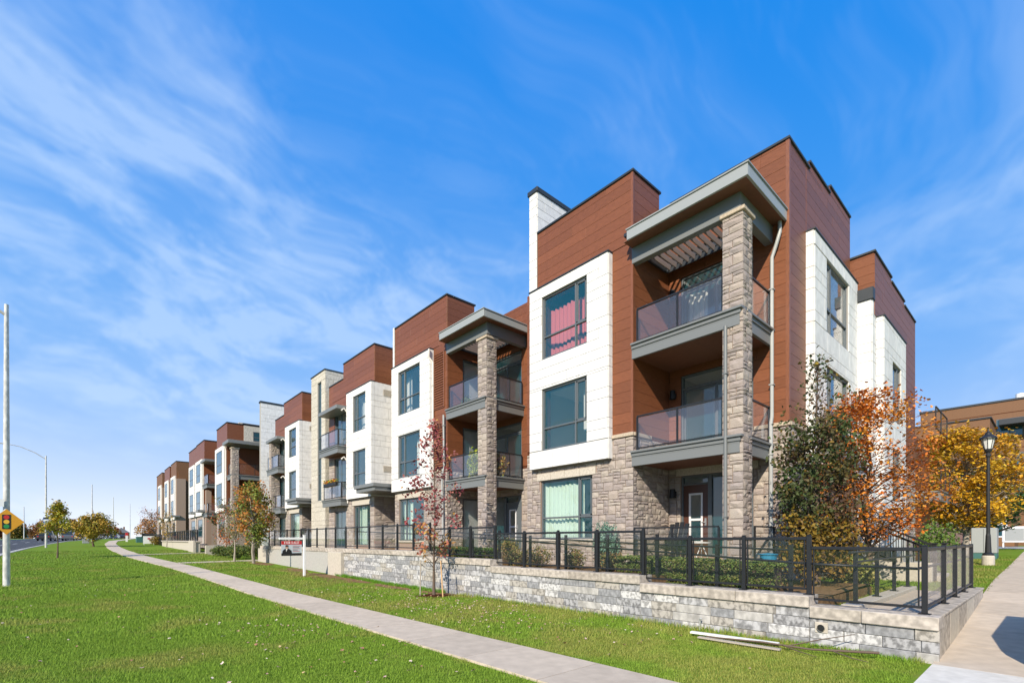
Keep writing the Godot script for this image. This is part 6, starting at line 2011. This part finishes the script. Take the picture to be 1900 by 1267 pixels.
func make_side() -> void:
	# lantern post
	var a := 1.75; var b := 26.4; var y := 0.76
	var t := thing("lantern_post", "black lantern post on a round concrete footing by the side walk", "street lamp", P(a, y, b))
	var mb := MB.new()
	mb.lathe(P(a, y, b), [[0.19, -0.1], [0.19, 0.4], [0.17, 0.44], [0.0, 0.44]], 18)
	put("footing", mb, M.concrete, t)
	mb = MB.new()
	mb.lathe(P(a, y, b), [[0.17, 0.44], [0.17, 0.5], [0.1, 0.56], [0.075, 1.2], [0.06, 1.3], [0.05, 4.25], [0.08, 4.3], [0.08, 4.36], [0.05, 4.42], [0.11, 4.5], [0.13, 4.58], [0.0, 4.6]], 14)
	put("pole", mb, M.lamp_black, t)
	mb = MB.new()
	mb.lathe(P(a, y, b), [[0.11, 4.58], [0.2, 4.98], [0.0, 4.99]], 8)
	var gl := put("lantern_glass", mb, M.frosted, t)
	mb = MB.new()
	for i in 8:
		var th := TAU * i / 8
		mb.tube([P(a, y, b) + Vector3(cos(th) * 0.12, 4.58, sin(th) * 0.12), P(a, y, b) + Vector3(cos(th) * 0.21, 4.99, sin(th) * 0.21)], [0.01, 0.01], 4)
	put("lantern_cage", mb, M.lamp_black, t)
	mb = MB.new()
	mb.lathe(P(a, y, b), [[0.27, 4.97], [0.25, 5.02], [0.13, 5.12], [0.09, 5.2], [0.03, 5.26], [0.02, 5.36], [0.0, 5.38]], 16)
	put("lantern_cap", mb, M.lamp_black, t)
	# utility cabinets
	var u := thing("utility_cabinet", "grey utility cabinet with a green base behind the lantern post", "utility box", P(2.1, 0.85, 31.0))
	one("body", u, M.steel_paint, 1.75, 2.6, 1.2, 2.35, 30.6, 31.6, 0.03)
	one("base", u, M.teal, 1.75, 2.6, 0.8, 1.2, 30.62, 31.58, 0.02)
	one("door_line", u, M.black, 2.17, 2.18, 1.25, 2.3, 30.592, 30.6)
	car("parked_car", "silver sport utility car parked beside the side walk", P(-1.05, gb(11.0) + 0.04, 11.2), PI / 2, M.paint_silver, "suv")
	brick_block()
	brown_block()
	# odds and ends on the corner patio and lawn
	var ch := thing("garden_chair", "dark slatted garden chair on the corner patio", "chair", P(7.5, 1.25, 12.9))
	for i in 4:
		var s := MB.new()
		var x := 7.25 + i * 0.16
		bar(s, P(x, 1.62, 12.65), P(x, 1.5, 13.15), 0.12, 0.03)
		put("seat_slat", s, M.dark_metal, ch)
		s = MB.new()
		s.quad(P(x - 0.065, 1.5, 13.12), P(x + 0.065, 1.5, 13.12), P(x + 0.065, 2.3 + 0.05 * sin(i * 1.1), 13.4), P(x - 0.065, 2.3 + 0.05 * sin(i * 1.1), 13.4))
		s.quad(P(x - 0.065, 1.5, 13.15), P(x + 0.065, 1.5, 13.15), P(x + 0.065, 2.3 + 0.05 * sin(i * 1.1), 13.43), P(x - 0.065, 2.3 + 0.05 * sin(i * 1.1), 13.43))
		put("back_slat", s, M.dark_metal, ch)
	for q in [[7.15, 12.66], [7.83, 12.66], [7.15, 13.2], [7.83, 13.2]]: one("leg", ch, M.dark_metal, q[0] - 0.03, q[0] + 0.03, 1.25, 1.86, q[1] - 0.03, q[1] + 0.03)
	for x in [7.15, 7.83]: one("armrest", ch, M.dark_metal, x - 0.06, x + 0.06, 1.86, 1.89, 12.55, 13.3)
	var tb := thing("patio_table", "small round white table beside the patio door", "table", P(6.55, 1.25, 12.9))
	mb = MB.new(); mb.lathe(P(6.55, 1.25, 12.9), [[0.0, 0.47], [0.24, 0.47], [0.25, 0.5], [0.0, 0.51]], 20); put("table_top", mb, M.white_paint, tb)
	for i in 3:
		var th := TAU * i / 3
		mb = MB.new(); mb.tube([P(6.55, 1.72, 12.9), P(6.55, 1.25, 12.9) + Vector3(cos(th) * 0.2, 0, sin(th) * 0.2)], [0.012, 0.012], 6); put("leg", mb, M.white_paint, tb)
	var bk := thing("storage_bin", "small bright blue bin on the patio edge", "bin", P(4.95, 0.78, 13.3))
	mb = MB.new(); mb.lathe(P(4.95, 0.78, 13.3), [[0.0, 0.0], [0.16, 0.0], [0.2, 0.62], [0.21, 0.64], [0.19, 0.64], [0.15, 0.03], [0.0, 0.03]], 14); put("bucket", mb, M.bin_blue, bk)
	mb = MB.new(); mb.lathe(P(4.95, 0.78, 13.3), [[0.23, 0.645], [0.23, 0.67], [0.0, 0.7]], 14); put("lid", mb, M.bin_blue, bk)
	# balcony plants of the louvred house
	shrub("potted_plant", "bright yellow-green potted plant on the lower balcony of the louvred house", "plant", P(16.5, 4.42, 12.6), Vector3(0.4, 0.62, 0.3), 900, 0.09, [Color(0.34, 0.38, 0.03), Color(0.2, 0.28, 0.03)])
	shrub("potted_plant", "dry straw-coloured grass spilling over the lower balcony side", "plant", P(15.5, 4.42, 13.0), Vector3(0.35, 0.5, 0.4), 900, 0.1, [Color(0.4, 0.24, 0.08), Color(0.28, 0.18, 0.06), Color(0.2, 0.2, 0.05)])
	shrub("potted_plant", "small leafy pot plant on the upper balcony of the louvred house", "plant", P(17.3, 7.55, 12.7), Vector3(0.25, 0.3, 0.2), 400, 0.08, [Color(0.12, 0.2, 0.04), Color(0.1, 0.14, 0.04)])
	var fb := thing("flower_box", "dark flower box with yellow and red blooms hung on a narrow balcony rail", "flower box", P(30.0, 5.25, 11.6))
	one("trough", fb, M.black, 29.0, 30.9, 5.1, 5.32, 11.5, 11.68, 0.02)
	mb = MB.new(); mb.use_col = true
	var g := RandomNumberGenerator.new(); g.seed = 4
	for i in 420:
		mb.col = [Color(0.6, 0.32, 0.01), Color(0.5, 0.4, 0.02), Color(0.5, 0.06, 0.02), Color(0.1, 0.18, 0.03)][g.randi() % 4]
		leaf_quad(mb, P(g.randf_range(29.0, 30.9), g.randf_range(5.3, 5.52), g.randf_range(11.45, 11.75)), 0.08, g)
	put("blooms", mb, M.leaf, fb)
	# stakes round the sapling
	var i3 := 0
	for q in [[13.75, 8.25, 0.0, M.wood_grey], [12.72, 8.45, 0.16, M.wood_new]]:
		var sk := MB.new()
		bar_up(sk, P(q[0], -0.05, q[1]), P(q[0] + q[2], 1.15, q[1] + 0.02), 0.045)
		tag(put("stake", sk, q[3]), ["weathered grey stake beside the young maple", "leaning fresh orange wooden stake beside the young maple"][i3], "stake")
		i3 += 1
	var ws := MB.new()
	ws.tube([P(13.75, 1.05, 8.25), P(13.55, 0.88, 8.36), P(13.3, 0.84, 8.5), P(13.0, 0.9, 8.5), P(12.86, 1.0, 8.46)], [0.008, 0.008, 0.008, 0.008, 0.008], 5)
	tag(put("tie_wire", ws, M.black), "black tie strap slung between the stakes and the young maple", "strap")
	# boards and branches on the lawn by the wall
	var bd := MB.new()
	bar(bd, P(4.55, 0.09, 8.55), P(3.1, 0.07, 8.78), 0.1, 0.03)
	tag(put("scrap_board", bd, M.white_paint), "pale painted scrap board lying on the grass below the wall", "board")
	bd = MB.new()
	bar(bd, P(4.3, 0.06, 8.35), P(2.95, 0.05, 8.42), 0.09, 0.025)
	tag(put("scrap_board", bd, M.wood_grey), "thin grey scrap board in the grass next to the dead branch", "board")
	var br := MB.new()
	br.tube([P(4.2, 0.07, 8.45), P(3.3, 0.09, 8.6), P(2.6, 0.08, 8.65), P(1.75, 0.13, 8.9)], [0.012, 0.016, 0.016, 0.022], 6)
	br.tube([P(2.9, 0.09, 8.63), P(2.5, 0.22, 8.9), P(2.1, 0.33, 9.1)], [0.012, 0.009, 0.005], 5)
	br.tube([P(3.0, 0.09, 8.62), P(2.7, 0.07, 8.42), P(2.4, 0.05, 8.3)], [0.01, 0.008, 0.004], 5)
	br.tube([P(2.3, 0.09, 8.72), P(2.0, 0.06, 8.55), P(1.8, 0.05, 8.5)], [0.01, 0.008, 0.004], 5)
	tag(put("dead_branch", br, M.bark), "forked dead branch lying at the foot of the wall", "branch")
	var pp := MB.new()
	pp.tube([P(4.72, 0.0, 9.22), P(4.72, 0.2, 9.22), P(4.68, 0.26, 9.18)], [0.02, 0.02, 0.022], 8)
	tag(put("vent_pipe", pp, M.pipe_grey), "short grey pipe standing at the foot of the block wall", "pipe")

func bar_up(mb: MB, p: Vector3, q: Vector3, w: float) -> void:
	mb.tube([p, q], [w * 0.6, w * 0.55], 4)

# ---------------------------------------------------------------- buildings behind the side walk
func brick_block() -> void:
	var t := thing("brick_townhouse", "tan brick townhouse with a brown garage door behind the golden maple", "townhouse", P(6.0, 1.2, 54.0))
	var g := 1.2
	one("brick_wall", t, M.brick, 2.2, 14.0, g - 0.2, 4.6, 56.0, 62.0)
	one("upper_wall", t, M.brown_panel, 3.6, 14.0, 4.6, 11.8, 55.9, 62.0)
	one("upper_wall", t, M.brown_panel, 2.3, 3.6, 4.6, 9.6, 57.5, 62.0)
	cap_strip(t, 3.5, 14.1, 55.8, 62.1, 11.8, 0.12)
	cap_strip(t, 2.2, 3.6, 57.4, 62.1, 9.6, 0.12)
	for i in 12: one("siding_board", t, M.brown_panel, 2.28, 2.3, 4.8 + i * 0.4, 5.15 + i * 0.4, 57.6, 61.9)
	for q in [[4.9, 8.6], [9.6, 10.9]]:
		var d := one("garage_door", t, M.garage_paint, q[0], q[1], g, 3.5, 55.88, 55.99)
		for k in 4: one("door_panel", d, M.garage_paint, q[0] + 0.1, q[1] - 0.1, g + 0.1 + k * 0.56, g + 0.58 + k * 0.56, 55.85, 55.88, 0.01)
	for q in [8.8, 4.55]:
		one("stone_pier", t, M.brick, q, q + 0.6, g - 0.1, 4.4, 55.6, 55.99, 0.02)
		one("pier_base", t, M.lintel, q - 0.08, q + 0.68, g - 0.1, g + 0.5, 55.55, 56.0, 0.02)
	for q in [[9.9, 4.9, 7.1], [2.6, 5.2, 7.4], [2.6, 2.0, 4.2], [9.9, 7.8, 9.6]]:
		var fr := one("window", t, M.frame_white, q[0], q[0] + 0.85, q[1], q[2], 55.8 if q[0] > 3.0 else 55.95, 55.9 if q[0] > 3.0 else 56.05)
		var z := 55.78 if q[0] > 3.0 else 55.93
		one("pane", fr, M.far_glass, q[0] + 0.12, q[0] + 0.73, q[1] + 0.12, lerpf(q[1], q[2], 0.45), z, z + 0.02)
		one("pane", fr, M.far_glass, q[0] + 0.12, q[0] + 0.73, lerpf(q[1], q[2], 0.55), q[2] - 0.12, z, z + 0.02)
	var c := thing("air_unit", "white air conditioning unit in front of the brick townhouse", "air unit", P(1.9, 1.25, 50.0))
	one("casing", c, M.white_paint, 1.4, 2.7, 1.6, 2.8, 52.0, 52.8, 0.04)
	one("grille", c, M.steel_paint, 1.55, 2.55, 1.75, 2.65, 51.97, 52.0)
	for x in [1.45, 2.6]: one("leg", c, M.white_paint, x, x + 0.08, 1.22, 1.6, 52.1, 52.7)

func brown_block() -> void:
	var t := thing("office_building", "long brown panelled building with a ribbon of windows behind the houses", "building", P(4.0, 1.3, 78.0))
	one("wall", t, M.brown_panel, -30.0, 10.9, 1.0, 17.0, 76.0, 90.0)
	cap_strip(t, -30.1, 11.0, 75.9, 90.1, 17.0, 0.2)
	for k in 2: one("panel_joint", t, M.joint_brown, -30.0, 10.88, 15.7 - k * 3.9, 15.78 - k * 3.9, 75.985, 76.0)
	for lvl in [13.1, 9.3, 5.5]:
		var x := 10.2
		var i := 0
		while x > -14.0:
			var w := 2.1
			var f := one("window", t, M.frame_grey, x - w, x, lvl, lvl + 2.0, 75.93, 75.99)
			for k in 2: one("pane", f, M.far_glass, x - w + 0.1 + k * (w / 2 - 0.05), x - w / 2 - 0.05 + k * (w / 2 - 0.05), lvl + 0.1, lvl + 1.9, 75.9, 75.93)
			x -= 2.9
			i += 1
	one("canopy", t, M.cap_dark, -14.0, 4.1, 14.1, 14.7, 73.8, 75.88, 0.03)
	var v := MB.new()
	v.lathe(P(2.6, 17.2, 79.0), [[0.45, 0.0], [0.45, 1.0], [0.0, 1.0]], 14)
	put("roof_vent", v, M.white_paint, t)

func far_houses() -> void:
	# low roofs on the rise across the road
	for i in 6:
		var a := 366.0 + i * 9.0; var b: float = [-32.0, -20.0, -8.0, 8.0, 24.0, 42.0][i]
		var t := thing("distant_house", ["grey-roofed house nearest along the far rise", "grey-roofed house with a pale gable on the far rise", "brown-walled house behind the tree belt", "long low grey roof behind the tree belt", "small grey house behind the orange trees", "last grey roof at the end of the rise"][i], "house", P(a, 2.4, b), "houses across the road")
		one("wall", t, [M.concrete, M.brick, M.cream1][i % 3], a, a + 11.0, 1.8, 6.2, b - 8.0, b)
		var mb := MB.new()
		var p := [P(a - 0.5, 6.1, b + 0.5), P(a + 11.5, 6.1, b + 0.5), P(a + 11.5, 6.1, b - 8.5), P(a - 0.5, 6.1, b - 8.5)]
		var r0 := P(a + 3.0, 9.6, b - 4.0); var r1 := P(a + 8.0, 9.6, b - 4.0)
		mb.outq(p[0], p[1], r1, r0, Vector3(0, 1, -1)); mb.outq(p[2], p[3], r0, r1, Vector3(0, 1, 1))
		mb.outq(p[3], p[0], r0, r0, Vector3(1, 1, 0)); mb.outq(p[1], p[2], r1, r1, Vector3(-1, 1, 0))
		var rf := put("roof", mb, M.roof_grey, t)
		one("chimney", rf, M.brick, a + 4.0, a + 4.8, 8.0, 10.2, b - 3.0, b - 2.2)
		for k in 3: one("window", t, M.far_glass, a - 0.03, a, 2.8, 4.4, b - 2.0 - k * 2.5, b - 0.8 - k * 2.5)

func _ready() -> void:
	rng.seed = 20240
	make_materials()
	mat("teal", lin(0.04, 0.13, 0.12), 0.5)
	mat("steel_paint", lin(0.3, 0.32, 0.32), 0.5)
	mat("sign_grey", lin(0.5, 0.55, 0.58), 0.5)
	mat("skin_print", lin(0.45, 0.28, 0.2), 0.6)
	mat("bin_blue", lin(0.02, 0.2, 0.36), 0.5)
	mat("roof_grey", lin(0.12, 0.125, 0.13), 0.9)
	make_view()
	print("view ", Time.get_ticks_msec())
	make_ground()
	retaining_wall()
	fence()
	side_stairs()
	print("ground ", Time.get_ticks_msec())
	terrace()
	print("terrace ", Time.get_ticks_msec())
	make_side()
	make_street()
	make_traffic()
	far_houses()
	print("things ", Time.get_ticks_msec())
	make_plants()
	make_grass()
	print("done ", Time.get_ticks_msec())
